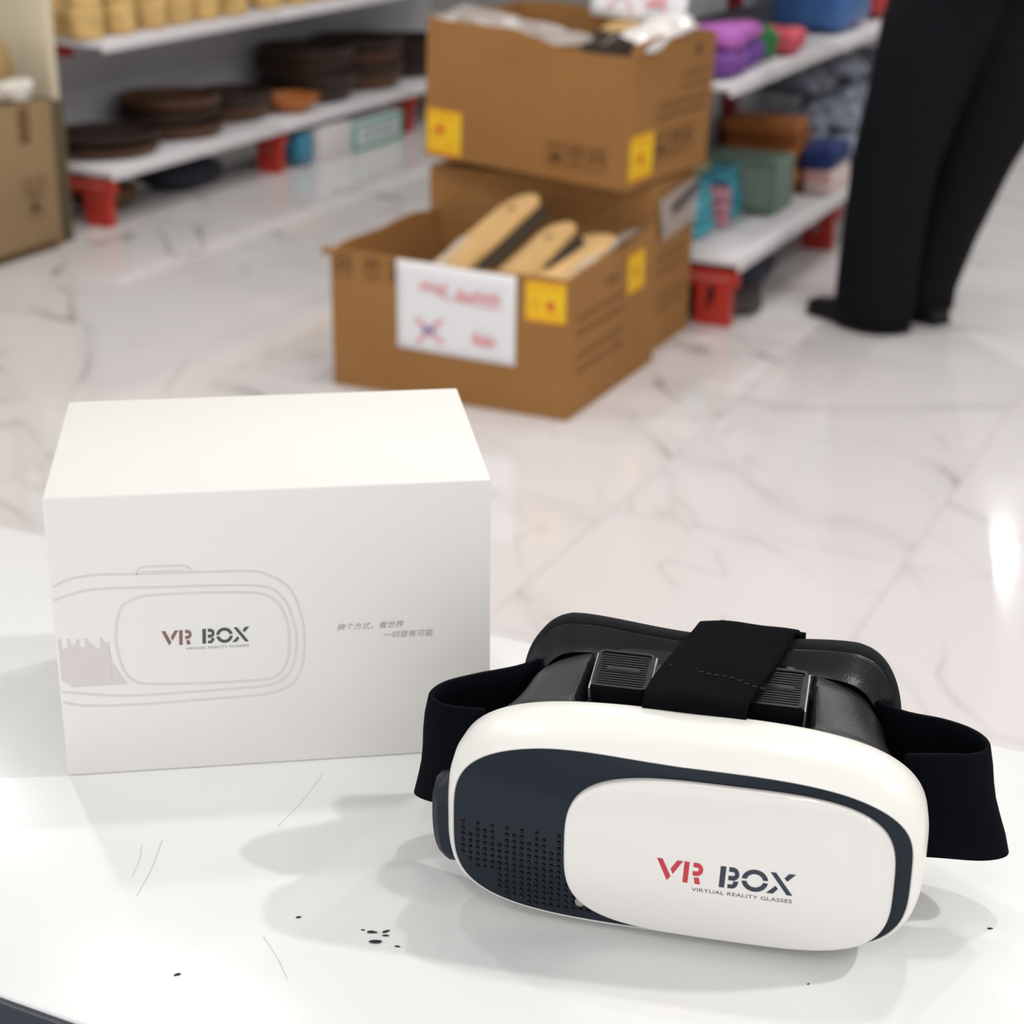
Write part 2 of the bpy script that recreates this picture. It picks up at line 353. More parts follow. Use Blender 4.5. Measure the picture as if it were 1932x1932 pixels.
link('printed_equaliser', flatmesh('printed_equaliser', eq), PRINT_GREY, bx)
lg = lambda x, z: fb(.00014)(50.2 + x * 6.45, 68.6 + z * 7.9)
link('printed_logo_red', flatmesh('printed_logo_red', place2d(VR_GLYPH, lg)), PRINT_RED, bx)
link('printed_logo_dark', flatmesh('printed_logo_dark', place2d(BOX_GLYPH, lg)), PRINT_GREEN, bx)
link('printed_tagline', flatmesh('printed_tagline', place2d([(TAGLINE, TXT_F)], lg)), PRINT_TXT, bx)
for body, x0, x1, z0, z1 in (('\u6362\u4e2a\u65b9\u5f0f\uff0c\u770b\u4e16\u754c', 134.7, 167.2, 71.7, 75.4), ('\u4e00\u5207\u7686\u6709\u53ef\u80fd', 157.3, 182.0, 66.3, 69.9)):
    tv, tf = text_parts(body, 0.25)
    link('printed_slogan', flatmesh('printed_slogan', [([fb(.00014)(x0 + x * (x1 - x0), z0 + z * (z1 - z0)) for x, z in tv], tf)]), PRINT_TXT, bx)
# lid flap seam on the top rear edge and side tuck
box('lid_seam', -BW / 2 + .002, BW / 2 - .002, BD - .0002, BD + .0004, BH - .004, BH - .0032, PRINT_LINE, bx)

# ------------------------------------------------------------------ headset
hs = empty('vr_headset', (-0.206, 0.5977, TZ), (0, 0, 0.2206))
tag(hs, 'white and navy phone headset with black elastic straps lying on counter', 'headset')
NS = 176
def sgnp(c, e): return math.copysign(abs(c) ** e, c)
def se(hw, zc, hh, n, N=NS):
    return [(hw * sgnp(math.cos(2 * PI * k / N), 2 / n), zc + hh * sgnp(math.sin(2 * PI * k / N), 2 / n)) for k in range(N)]
def ring(y, hw, zc, hh, n): return [(x, y, z) for x, z in se(hw, zc, hh, n)]
PN = 3.5
def pshape(r):      # the panel's upper edge is lower over the plate than at its speaker end
    return [(x, y, z - .0030 * ssm(-.062, .004, x) * ssm(.055, .082, z)) for x, y, z in r]
def ssm(a, b, t):
    t = min(1, max(0, (t - a) / (b - a))); return t * t * (3 - 2 * t)
def yp(x, z):      # gently domed front
    return -0.0035 * max(0, 1 - (x / .0957) ** 2) * max(0, 1 - ((z - .0465) / .0415) ** 2)
shell = [ring(.006, .0945, .0465, .0405, PN), ring(.0006, .0955, .0465, .0413, PN), ring(.0, .0962, .0466, .0419, PN), ring(.0018, .0978, .047, .0434, PN), ring(.006, .0995, .0474, .0450, PN), ring(.012, .1008, .0478, .0464, 3.45),
         ring(.020, .1015, .0480, .0475, 3.4), ring(.0285, .1010, .0480, .0477, 3.35), ring(.0298, .1000, .0480, .0470, 3.35), ring(.0298, .0975, .048, .0445, 3.35)]
shell = [pshape(r_) if i_ < 4 else r_ for i_, r_ in enumerate(shell)]
vs, fs = loft(shell); link('shell', mesh('shell', vs, fs, True, 50), SHELLW, hs)
# front panel
rings = [[(x * s, yp(x * s, .0465 + (z - .0465) * s) + .0004, .0465 + (z - .0465) * s) for x, z in se(.0955, .0465, .0413, PN)] for s in (1, .985, .95, .9, .8, .65, .45, .2, .02)]
rings.insert(0, [(x, .004, z) for x, z in se(.0955, .0465, .0413, PN)])
rings = [pshape(r_) for r_ in rings]
vs, fs = loft(rings, False, True); panel = link('front_panel', mesh('front_panel', vs, fs, True, 50), PANEL, hs); tag(panel, 'glossy dark navy front panel')
# dimples
tops = [(0, 5), (2, 6), (0, 7), (1, 7), (0, 7), (3, 10), (0, 11), (1, 12), (0, 12), (2, 12), (0, 12), (1, 12), (3, 12), (0, 12), (2, 12), (9, 12), (10, 12), (12, 12)]
dm = []
for i, (a, b) in enumerate(tops):
    for r_ in range(a, b + 1):
        x, z = -.0915 + .00325 * i, .0462 - .0030 * r_
        if (abs(x) / .0945) ** PN + (abs(z - .0465) / .0402) ** PN > .97: continue
        y = yp(x, z); R = .0009
        rg = [[(x + R * c_ * math.cos(t * PI / 4), y - R * h_, z + R * c_ * math.sin(t * PI / 4)) for t in range(8)] for c_, h_ in ((1.0, -.2), (.92, .25), (.6, .6), (.15, .75))]
        dm.append(loft(rg, False, True))
dv, df = merge(dm); dob = link('speaker_dimples', mesh('speaker_dimples', dv, df, True), DIMPLE, panel); tag(dob, kind='stuff')
# cover plate
PCX, PCZ, PHW, PHH = .0212, .0430, .0680, .0370
prof = [(1.0, -.0003), (1.0, .0012), (.9955, .0021), (.986, .0026), (.965, .0028), (.85, .0029), (.6, .0029), (.3, .0029), (.02, .0029)]
rings = []
for s, h in prof:
    rings.append([(PCX + (x - PCX) * s, yp(PCX + (x - PCX) * s, PCZ + (z - PCZ) * s) - h, PCZ + (z - PCZ) * s) for x, z in [(PCX + u, v) for u, v in se(PHW, PCZ, PHH, 3.5)]])
vs, fs = loft(rings, False, True); cp = link('cover_plate', mesh('cover_plate', vs, fs, True, 60), PLATEW, hs); tag(cp, 'glossy white sliding cover plate with red and navy lettering')
def on_plate(x, z): return (x, yp(x, z) - .00297, z)
lg2 = lambda x, z: on_plate(-.0070 + x * .00875, .0348 + z * .0104)
link('lettering_red', flatmesh('lettering_red', place2d(VR_GLYPH, lg2)), LOGO_RED, cp)
link('lettering_navy', flatmesh('lettering_navy', place2d(BOX_GLYPH, lg2)), LOGO_NAVY, cp)
link('tagline', flatmesh('tagline', place2d([(TAGLINE, TXT_F)], lg2)), LOGO_NAVY, cp)
link('push_stub', lathe('push_stub', [(0, 0), (.0022, 0), (.0022, .0012), (.0015, .0018), (0, .0018)], 14), mat('stub_grey', (150, 150, 150), .3), panel, (-.0395, yp(-.0395, .0155), .0155), (PI / 2, 0, 0))
# body: shoulders with a trough between them
def ssm(a, b, t):
    t = min(1, max(0, (t - a) / (b - a))); return t * t * (3 - 2 * t)
WALLX = sorted(set([0, .01, .02, .03, .038] + [round(.042 + .0006 * k_, 5) for k_ in range(24)]))
def body_ring(y, hw, top, bot, n, trough, nose):
    zc, hh = (top + bot) / 2, (top - bot) / 2; xm = WALLX[-1]
    a0 = math.acos((xm / hw) ** (n / 2)); half = [hw * math.cos(a0 * k_ / 26) ** (2 / n) for k_ in range(26)] + WALLX[::-1]
    full = half + [-x for x in half[::-1][1:]]; out = []
    hz_ = lambda x: hh * max(0, 1 - (abs(x) / hw) ** n) ** (1 / n)
    for x in full:
        z = zc + hz_(x)
        if abs(x) < .056: z -= trough * (1 - ssm(.0470, .0492 + max(0, (.0700 - y)) * .10, abs(x)))
        out.append((x, y, z))
    for x in full[::-1][1:-1]:
        z = zc - hz_(x)
        if abs(x) < .04: z += nose * (1 - ssm(.012, .036, abs(x)))
        out.append((x, y, z))
    return out
br = [body_ring(.027, .0975, .0930, .003, 3.3, 0, 0), body_ring(.0300, .0982, .0950, .002, 3.3, 0.0, 0), body_ring(.0325, .0978, .0950, .002, 3.3, .0012, 0), body_ring(.0345, .0965, .0951, .002, 3.2, .0040, .0),
      body_ring(.037, .0945, .0955, .002, 3.2, .0075, .0), body_ring(.045, .0895, .0972, .003, 3.1, .0095, .004), body_ring(.054, .0855, .0990, .004, 3.1, .0105, .010), body_ring(.063, .0830, .1003, .005, 3.1, .0100, .016),
      body_ring(.0695, .0822, .1006, .006, 3.1, .0090, .02), body_ring(.0705, .0815, .1002, .006, 3.1, .0088, .02), body_ring(.0712, .0790, .0965, .007, 3.1, .005, .022), body_ring(.078, .0790, .0945, .007, 3.1, .003, .024), body_ring(.086, .0800, .0945, .007, 3.1, 0, .026)]
vs, fs = loft(br, True, True); link('body', mesh('body', vs, fs, True, 38), BODY, hs)
# face flange + foam cushion, swept back at the temples
def face_ring(y, hw, top, bot, bow, nose=.03):
    zc, hh = (top + bot) / 2, (top - bot) / 2; out = []
    for x, z in se(hw, zc, hh, 3.4, 160):
        zz = z
        if z < zc and abs(x) < .04: zz = z + nose * (1 - ssm(.008, .036, abs(x)))
        if z > zc: zz += (.0055 * min(1, abs(x) / .066) ** 2 - .0035) * ssm(zc, zc + hh * .8, z)
        out.append((x, y + 1.25 * bow * (min(1, abs(x) / .072)) ** 2 - .006 * ssm(.075, .09, abs(x)), zz))
    return out
fl = [face_ring(.080, .0785, .0940, .009, .006), face_ring(.0850, .0815, .0965, .006, .008), face_ring(.0872, .0855, .1008, .004, .009), face_ring(.0890, .0866, .1016, .0035, .009), face_ring(.0902, .0855, .1010, .004, .009), face_ring(.0902, .070, .088, .018, .009)]
vs, fs = loft(fl); link('face_flange', mesh('face_flange', vs, fs, True, 45), BODY, hs)
fm = [face_ring(.0898, .0835, .0995, .006, .009), face_ring(.0905, .0865, .1018, .0035, .009), face_ring(.0935, .0880, .1030, .002, .010), face_ring(.098, .0875, .1024, .003, .010), face_ring(.1010, .0850, .1000, .006, .010), face_ring(.1000, .074, .090, .016, .010), face_ring(.090, .070, .086, .020, .010)]
vs, fs = loft(fm); link('face_cushion', mesh('face_cushion', vs, fs, True, 60), FOAM, hs)
for sx in (-.032, .032):
    link('lens', lathe('lens', [(0, -.006), (.010, -.005), (.0185, 0), (.0185, .004), (0, .004)], 24), mat('lens_glass', (60, 66, 74), .05, .8), hs, (sx, .0885, .052), (-PI / 2, 0, 0))
# slider buttons
def rrect(name, hx_, hy_, r, z0, z1, bv=0.0, inner=None):
    def outl(hx_, hy_, r): return [(sx * (hx_ - r) + r * math.cos(a), sy * (hy_ - r) + r * math.sin(a)) for sx, sy, a0 in ((1, 1, 0), (-1, 1, 90), (-1, -1, 180), (1, -1, 270)) for a in [math.radians(a0 + 90 * k / 5) for k in range(6)]]
    o = outl(hx_, hy_, r); R3 = [[(x, y, z0) for x, y in o]]
    if inner:
        q = outl(hx_ - inner, hy_ - inner, max(r - inner, .0003)); R3 += [[(x, y, z1) for x, y in o], [(x, y, z1) for x, y in q], [(x, y, z0) for x, y in q], R3[0]]
        vs, fs = loft(R3); return mesh(name, vs, fs, True, 40)
    if bv: q = outl(hx_ - bv, hy_ - bv, max(r - bv, .0003)); R3 += [[(x, y, z1 - bv) for x, y in o], [(x, y, z1) for x, y in q]]
    else: R3.append([(x, y, z1) for x, y in o])
    vs, fs = loft(R3, True, True); return mesh(name, vs, fs, True, 40)
def button(cx):
    y0, z0, tilt = .0570, .0962, math.radians(13)
    e = link('slider_button', None or rrect('slider_button', .0124, .0124, .0030, -.0095, .0008, .0006), BUTTON, hs, (cx, y0, z0), (tilt, 0, 0))
    bm = bmesh.new()
    for k in range(13):
        y = -.0096 + k * .0016
        addbox(bm, -.0102, .0102, y - .00042, y + .00042, .0006, .00135)
    link('rib', bmesh_me('rib', bm), BUTTON, e)
    link('rim', rrect('rim', .0125, .0125, .0030, .0000, .0017, 0, .0014), BUTTON, e)
    box('slot', -.0074, .0074, -.0014, .0014, .0006, .0017, SLOT, e, .0003)
    box('slot_tab', -.0042, .0058, -.0006, .0002, .0010, .00185, BUTTON, e, .0002)
    box('guide_strip', -.0134, -.0127, -.0125, .012, -.006, -.0004, CHROME, e); box('guide_strip', .0127, .0133, -.012, .0125, -.006, -.0004, CHROME, e)
button(-.0335); button(.0335)
# straps
def strap(name, m, path, zb, zt, thick=.0022, rows=7, lean=None):
    P_ = smooth_curve(path, False, 7); B_ = smooth_curve([(a,) for a in zb], False, 7); T_ = smooth_curve([(a,) for a in zt], False, 7)
    Lx = smooth_curve([(a,) for a in (lean or [0] * len(path))], False, 7); vs = []; fs = []
    for (x, y), (b,), (t,), (l,) in zip(P_, B_, T_, Lx):
        for r_ in range(rows):
            u = r_ / (rows - 1); vs.append((x + l * (1 - u) + .0008 * math.sin(7 * u + x * 60), y, b + (t - b) * u))
    for i in range(len(P_) - 1):
        for r_ in range(rows - 1):
            a = i * rows + r_; fs.append((a, a + 1, a + rows + 1, a + rows))
    o = link(name, mesh(name, vs, fs, True), m, hs)
    sd = o.modifiers.new('thickness', 'SOLIDIFY'); sd.thickness = thick; sd.offset = 0
    return o
sl = strap('side_strap', STRAP_B, [(-.093, .040), (-.103, .042), (-.113, .045), (-.1195, .052), (-.116, .063), (-.104, .074), (-.088, .084), (-.070, .104), (-.045, .116), (-.01, .118)],
      [.030, .028, .026, .025, .026, .027, .027, .026, .024, .024], [.079, .0775, .0765, .0765, .0775, .078, .079, .078, .076, .076], lean=[0, -.003, -.005, -.007, -.006, -.004, -.002, 0, 0, 0])
tag(sl, 'black elastic side strap looped out beside the product box')
sr = strap('side_strap', STRAP_B, [(.090, .046), (.104, .049), (.116, .052), (.1225, .058), (.1215, .067), (.115, .075), (.104, .0805), (.088, .083), (.070, .096), (.045, .113), (.01, .118)],
      [.029, .0285, .028, .028, .028, .0275, .027, .027, .026, .024, .024], [.078, .0785, .0785, .0785, .0785, .0785, .0785, .079, .078, .076, .076], lean=[0, .004, .010, .0130, .0125, .010, .006, .002, 0, 0, 0])
tag(sr, 'black elastic side strap flaring out at the open end of the counter')
def top_strap():
    path = [(.0285, .0915), (.0300, .0975), (.0335, .0995), (.045, .1005), (.060, .1018), (.075, .1030), (.088, .1042), (.097, .1040), (.1045, .0985), (.1075, .088), (.109, .076)]
    L = [-.0205, -.0205, -.0202, -.0185, -.0145, -.0105, -.0070, -.005, -.004, -.004, -.004]; Rr = [.0235, .0235, .0238, .0262, .030, .0335, .0365, .0385, .0395, .040, .040]
    P_ = smooth_curve(path, False, 6); L_ = smooth_curve([(a,) for a in L], False, 6); R_ = smooth_curve([(a,) for a in Rr], False, 6)
    C_ = 15; vs = []; fs = []
    for (y, z), (l,), (r_,) in zip(P_, L_, R_):
        for c_ in range(C_):
            u = c_ / (C_ - 1); vs.append((l + (r_ - l) * u, y, z + .0012 * math.sin(PI * u) + .0004 * math.sin(9 * u + y * 120)))
    for i in range(len(P_) - 1):
        for c_ in range(C_ - 1):
            a = i * C_ + c_; fs.append((a, a + 1, a + C_ + 1, a + C_))
    o = link('top_strap', mesh('top_strap', vs, fs, True), STRAP, hs); sd = o.modifiers.new('thickness', 'SOLIDIFY'); sd.thickness = .0018; sd.offset = 1
    bm = bmesh.new()
    for k in range(13):
        u = k / 12; x = -.012 + .040 * u; y = .0545 - .010 * u + .001 * math.sin(k); z = .1014 - .0010 * u + .0021 + .0006 * math.sin(PI * u)
        addbox(bm, -.0010, .0010, -.00025, .00025, -.0001, .00035, Matrix.Translation((x, y, z)) @ Matrix.Rotation(.17, 4, 'X'))
    link('stitching', bmesh_me('stitching', bm), SLOT, o)
    # folded strap tail behind
    vs = []; fs = []
    tail = [(-.006, .1055, .1005), (.004, .1065, .1030), (.014, .1065, .1022), (.026, .1070, .1015), (.042, .1075, .1005)]
    for x, y, z in tail: vs += [(x, y, z), (x, y + .003, z - .03)]
    for i in range(4): fs.append((2 * i, 2 * i + 1, 2 * i + 3, 2 * i + 2))
    t = link('strap_tail', mesh('strap_tail', vs, fs, True), STRAP, o); sd = t.modifiers.new('thickness', 'SOLIDIFY'); sd.thickness = .0018
top_strap()
# side lever
rg = []
for k in range(13):
    u = k / 12; z = .0175 + .0425 * u; xo = .1015 * (1 - (abs(z - .048) / .0475) ** 3.4) ** (1 / 3.4) if abs(z - .048) < .0475 else 0
    wd = .0095 * (1 - (2 * u - 1) ** 6) ** .5 + .0005; th = .0052 * (1 - (2 * u - 1) ** 8) ** .5 + .0006
    cx = -xo
    rg.append([(cx - th, .016 - wd * .75, z), (cx - th * 1.15, .016, z), (cx - th, .016 + wd * .75, z), (cx - th * .5, .016 + wd, z), (cx + .002, .016 + wd, z), (cx + .002, .016 - wd, z), (cx - th * .5, .016 - wd, z)])
vs, fs = loft(rg, True, True); link('side_lever', mesh('side_lever', vs, fs, True, 40), mat('lever_navy', (20, 29, 40), .4, .3), hs)

# crumbs on the counter
CR = mat('black_crumb', (40, 42, 42), .8)
for i, (x, y, s) in enumerate([(-.3231, .5473, .0022), (-.3187, .5419, .0026), (-.3184, .5505, .0016), (-.3171, .5477, .0013), (-.3088, .5434, .0011), (-.3279, .547, .0009), (-.3574, .5428, .0012), (-.3806, .4864, .0014), (-.0859, .6682, .0011), (-.1452, .5958, .0007)]):
    bm = bmesh.new(); bmesh.ops.create_icosphere(bm, subdivisions=1, radius=s)
    for v in bm.verts: v.co = Vector((v.co.x * .55, v.co.y * random.uniform(.9, 1.6), abs(v.co.z) * .4)) + Vector((random.uniform(-.2, .2) * s, 0, 0))
    tag(link('crumb', bmesh_me('crumb', bm), CR, None, (x, y, TZ), (0, 0, -.9 + random.uniform(-.4, .4))), 'tiny black crumb lying on the white counter top', 'crumb', 'black crumbs on the counter')

# ------------------------------------------------------------------ cardboard cartons
def decal(name, x0, x1, z0, z1, m, parent, f, n=1):
    return link(name, flatmesh(name, [([f(x0, z0), f(x1, z0), f(x1, z1), f(x0, z1)], [(0, 1, 2, 3)])]), m, parent)
def slab(name, x0, x1, z0, z1, m, parent, face, d, t=.0008):
    """thin sheet lying on the front ('y') or right ('x') face at distance d"""
    if face == 'y': return box(name, x0, x1, d - t, d - .0001, z0, z1, m, parent)
    return box(name, d + .0001, d + t, x0, x1, z0, z1, m, parent)
def sticker(parent, x0, x1, z0, z1, face, d, dot):
    s = slab('warning_sticker', x0, x1, z0, z1, YELLOW, parent, face, d)
    W_, H_ = x1 - x0, z1 - z0; parts = []
    f = (lambda x, z: (x, d - .0010, z)) if face == 'y' else (lambda x, z: (d + .0010, x, z))
    def rect(a, b, c, e): return ([f(x0 + a * W_, z0 + c * H_), f(x0 + b * W_, z0 + c * H_), f(x0 + b * W_, z0 + e * H_), f(x0 + a * W_, z0 + e * H_)], [(0, 1, 2, 3)])
    cx, cz = dot
    parts.append(([f(x0 + cx * W_, z0 + (cz + .15) * H_), f(x0 + (cx + .13) * W_, z0 + cz * H_), f(x0 + cx * W_, z0 + (cz - .15) * H_), f(x0 + (cx - .13) * W_, z0 + cz * H_)], [(0, 1, 2, 3)]))
    link('sticker_mark', flatmesh('sticker_mark', parts), STICK_RED, s)
    parts = [rect(0, 1, .96, 1), rect(0, 1, 0, .05)]
    for k in range(4): parts.append(rect(.1 + .22 * k, .2 + .22 * k, .80, .90)); parts.append(rect(.1 + .22 * k, .18 + .22 * k, .10, .17))
    parts += [rect(.12, .34, .42, .47), rect(.12, .3, .54, .58), rect(.12, .34, .30, .34), rect(.6, .86, .25, .28)]
    link('sticker_print', flatmesh('sticker_print', parts), STICK_OR, s)
def icon(parent, x, z, s, face, d, kind):
    f = (lambda a, b: (x + a * s, d - .0006, z + b * s)) if face == 'y' else (lambda a, b: (d + .0006, x + a * s, z + b * s))
    P_ = [ribbon2d([(-.5, -.62), (.5, -.62), (.5, .62), (-.5, .62)], .09, True, f)]
    def rc(a, b, c, e): P_.append(([f(a, c), f(b, c), f(b, e), f(a, e)], [(0, 1, 2, 3)]))
    if kind == 0:
        rc(-.28, .28, -.38, .02); rc(-.06, .06, .02, .2); rc(-.34, .34, .36, .46)
    elif kind == 1:
        P_.append(ribbon2d(arc(0, .0, .3, .3, 180, 0, 8), .14, False, f)); rc(-.05, .05, -.4, .05); rc(-.25, .25, -.42, -.32); rc(-.34, .34, .40, .46)
    else:
        rc(-.3, -.18, -.35, .4); rc(.18, .3, -.35, .4); rc(-.3, .3, -.05, .05); rc(-.3, .3, .35, .42)
    return link('handling_mark', flatmesh('handling_mark', P_), INK, parent)
def textlines(parent, x0, x1, zs, h, face, d, seed=1):
    rnd = random.Random(seed); P_ = []
    f = (lambda a, b: (a, d - .0006, b)) if face == 'y' else (lambda a, b: (d + .0006, a, b))
    for z in zs:
        x = x0
        while x < x1:
            wv = rnd.uniform(.01, .035); e = min(x + wv, x1); P_.append(([f(x, z), f(e, z), f(e, z + h), f(x, z + h)], [(0, 1, 2, 3)])); x = e + rnd.uniform(.004, .01)
    return tag(link('printed_line', flatmesh('printed_line', P_), INK_LINE, parent), kind='stuff')
def wavy_panel(name, x0, x1, z1, y0, y1, parent, top=lambda u: 0, m=None, axis='x', n=14):
    """carton wall with an uneven top edge; runs along x (or y) with its thickness across"""
    rings = []
    for i in range(n + 1):
        u = i / n; a = x0 + (x1 - x0) * u; zt = z1 + top(u)
        q = [(a, y0, 0), (a, y1, 0), (a, y1, zt), (a, y0, zt)]
        if axis == 'y': q = [(p[1], p[0], p[2]) for p in q]
        rings.append(q)
    vs, fs = loft(rings, True, True)
    return link(name, mesh(name, vs, fs), m or CARD, parent)
T = .006
def carton(name, loc, rot, W_, D_, H_, tf, tr, tb, tl, closed=False):
    e = empty(name, loc, rot); h = W_ / 2
    wavy_panel('side_panel', -h, h, H_, 0, T, e, tf); wavy_panel('side_panel', -h, h, H_, D_ - T, D_, e, tb)
    wavy_panel('side_panel', T, D_ - T, H_, h - T, h, e, tr, axis='y'); wavy_panel('side_panel', T, D_ - T, H_, -h, -h + T, e, tl, axis='y')
    box('bottom_panel', -h + T, h - T, T, D_ - T, 0, T, CARD_IN, e)
    # softened vertical corner creases
    for sx in (-1, 1):
        me = lathe('corner_crease', [(0.0, .001), (.006, .001), (.006, H_ - .004), (0, H_ - .004)], 10)
        link('corner_crease', me, CARD, e, (sx * (h - .0045), .0045, 0))
    if closed:
        box('top_flap', -h + .002, h - .002, .002, D_ / 2 - .002, H_ - .001, H_ + .004, CARD, e); box('top_flap', -h + .002, h - .002, D_ / 2 + .002, D_ - .002, H_ - .001, H_ + .004, CARD, e)
    return e
def crumple(name, pts_fn, nu, nv, m, parent, thick=.0006, amp=.012, fr=22, seed=0):
    vs = []; fs = []
    for i in range(nu + 1):
        for j in range(nv + 1):
            p = Vector(pts_fn(i / nu, j / nv)); q = p * fr + Vector((seed * 3.1, seed, 0))
            vs.append(p + Vector((noise.noise(q), noise.noise(q + Vector((9, 0, 0))), noise.noise(q + Vector((0, 9, 0))))) * amp)
    for i in range(nu):
        for j in range(nv):
            a = i * (nv + 1) + j; fs.append((a, a + 1, a + nv + 2, a + nv + 1))
    o = link(name, mesh(name, vs, fs, True), m, parent); sd = o.modifiers.new('thickness', 'SOLIDIFY'); sd.thickness = thick
    return o

# front open carton
CW, CD_, CH = .626, .54, .335
ca = carton('open_carton', (-1.857, 3.553, 0), (0, 0, 0), CW, CD_, CH, lambda u: -.004 * u + .003 * math.sin(9 * u), lambda u: .012 * u + .006 * math.sin(8 * u), lambda u: .004 * math.sin(7 * u), lambda u: .008 * math.sin(3 * u) + .004 * math.sin(11 * u))
tag(ca, 'open brown carton on the floor with a white handwritten sheet on front', 'carton')
box('corner_flap', -.024, .0, -.004, .02, CH - .012, CH + .004, CARD, ca, .003, (-CW / 2 + .002, .0, 0), (0, 0, .3))
for k, (xx, kk) in enumerate(((.035, 2), (.115, 1), (.180, 0))): icon(ca, -CW / 2 + xx, .300, .042, 'y', 0, kk)
sticker(ca, .204, .303, .228, .324, 'y', 0, (.62, .42)); sticker(ca, .350, .455, .215, .315, 'x', CW / 2, (.5, .5))
textlines(ca, .04, .33, (.10, .135, .19, .225), .012, 'x', CW / 2, 4); textlines(ca, .22, .30, (.27,), .02, 'x', CW / 2, 5)
ps = empty('paper_sign', (-1.857 - .134 + .158, 3.553 - .0012, .117)); tag(ps, 'white paper sheet with red handwriting on the open carton', 'paper sign')
PW, PH = .312, .214
crumple('sheet', lambda u, v: ((u - .5) * PW, -.0022 - .004 * math.sin(PI * u) * .4, v * PH + (.003 - .006 * u)), 14, 10, PAPER, ps, .0005, .0012, 9)
pf = lambda d: (lambda x, z: (x, -.0062 - d, z))
def pshift(part): return ([(v[0], -.0068 - .00002 * i_, v[2]) for i_, v in enumerate(part[0])], part[1])
link('handwriting', flatmesh('handwriting', [pshift(scribble(-.09, -.02, .145, .172, 3, 5, .006)), pshift(scribble(.005, .115, .135, .165, 5, 8, .006)), pshift(ribbon2d(smooth_curve([(-.05, .150), (-.02, .140), (.03, .136), (.11, .132)], False), .004)),
     pshift(ribbon2d([(-.105, .080), (-.03, .028)], .010)), pshift(ribbon2d([(-.035, .085), (-.100, .022)], .010)), pshift(scribble(.05, .105, .030, .068, 9, 4, .008))]), PEN_RED, ps)
link('crossed_number', flatmesh('crossed_number', [pshift(scribble(-.085, -.055, .045, .066, 12, 3, .006))]), PEN_BLUE, ps)

def board(name, L_, W_, T_, hole=True):
    """paddle board: rounded handle end with a hole"""
    pts = []
    for a in arc(0, L_ - W_ * .42, W_ * .46, W_ * .42, 0, 180, 16): pts.append(a)
    pts += [(-W_ * .5, L_ * .55), (-W_ * .5, .02), (-W_ * .46, 0), (W_ * .46, 0), (W_ * .5, .02), (W_ * .5, L_ * .55)]
    bm = bmesh.new(); f = bm.faces.new([bm.verts.new((x, y, 0)) for x, y in pts])
    r = bmesh.ops.extrude_face_region(bm, geom=[f]); bmesh.ops.translate(bm, vec=(0, 0, T_), verts=[v for v in r['geom'] if isinstance(v, bmesh.types.BMVert)])
    bmesh.ops.bevel(bm, geom=[e for e in bm.edges if e.calc_face_angle(0) > 1.0], offset=.003, segments=2, affect='EDGES')
    return bmesh_me(name, bm, True, 40)
HOLE = mat('hole_dark', (58, 40, 24), .8); GAP_SHADE = mat('gap_shade_dark', (66, 56, 46), .8)  # the second dark colour stands in for shade in gaps at the boards
for i, (x, y, z, rx, ry, rz, L_, W_, lab) in enumerate([
        (-1.955, 3.640, .235, .40, -.24, -.34, .43, .145, 'pale wooden paddle board rising highest from the open carton'),
        (-1.790, 3.620, .225, .36, -.26, -.26, .37, .13, 'pale wooden paddle board in the middle of the open carton'),
        (-1.668, 3.60, .255, .17, -.12, -.06, .40, .15, 'flat pale wooden board beside the right wall of the open carton')]):
    e = empty('paddle_board', (x, y, z), (rx, ry, rz)); tag(e, lab, 'board', 'boards in the open carton')
    link('plank', board('plank', L_, W_, .018), WOOD, e)
    link('gap_shade_slab', board('gap_shade_slab', L_ * .98, W_ * (1.02 if i < 2 else .8), .03), GAP_SHADE, e, (.012 if i < 2 else -.02, 0, -.034))  # dark slab under the plank, gap shade put into its colour
    if i < 2: link('hang_hole', lathe('hang_hole', [(0, .0), (.011, .0), (.011, .0006), (0, .0006)], 18), HOLE, e, (0, L_ - .075, .0182))
e = empty('board_wrap', (-1.72, 3.63, .20)); tag(e, 'crumpled clear plastic wrapped around boards in the open carton', 'plastic film')
crumple('film', lambda u, v: (-.26 + .05 * v + .03 * u, .02 + .34 * u, .075 + .09 * u - .03 * v), 14, 5, FILM, e, .0004, .014, 14, 2)
crumple('film', lambda u, v: (.115 + .035 * v, .02 + .42 * u, .115 + .028 * u + .01 * v), 14, 4, FILM, e, .0004, .01, 16, 5)

# closed carton behind, under the tilted one
cb = carton('closed_carton', (-1.885, 4.112, 0), (0, 0, 0), .626, .315, .436, lambda u: 0, lambda u: 0, lambda u: 0, lambda u: 0, True)
tag(cb, 'brown closed carton squeezed under the upper carton of the stack', 'carton')
textlines(cb, .04, .27, (.10, .13, .20, .235), .012, 'x', .313, 6); textlines(cb, .06, .10, (.30,), .03, 'x', .313, 8)
e = empty('torn_film', (-1.570, 4.12, .33)); tag(e, 'crumpled clear film hanging at the closed carton corner', 'plastic film')
crumple('film', lambda u, v: (.016 + .008 * math.sin(3 * v), .01 + .27 * u, -.04 + .115 * v + .02 * u), 14, 7, FILM, e, .0005, .007, 26, 3)
box('dark_tape', .030, .0315, .08, .27, .015, .04, mat('black_tape', (46, 44, 48), .4), e, 0, None, (.18, 0, 0))

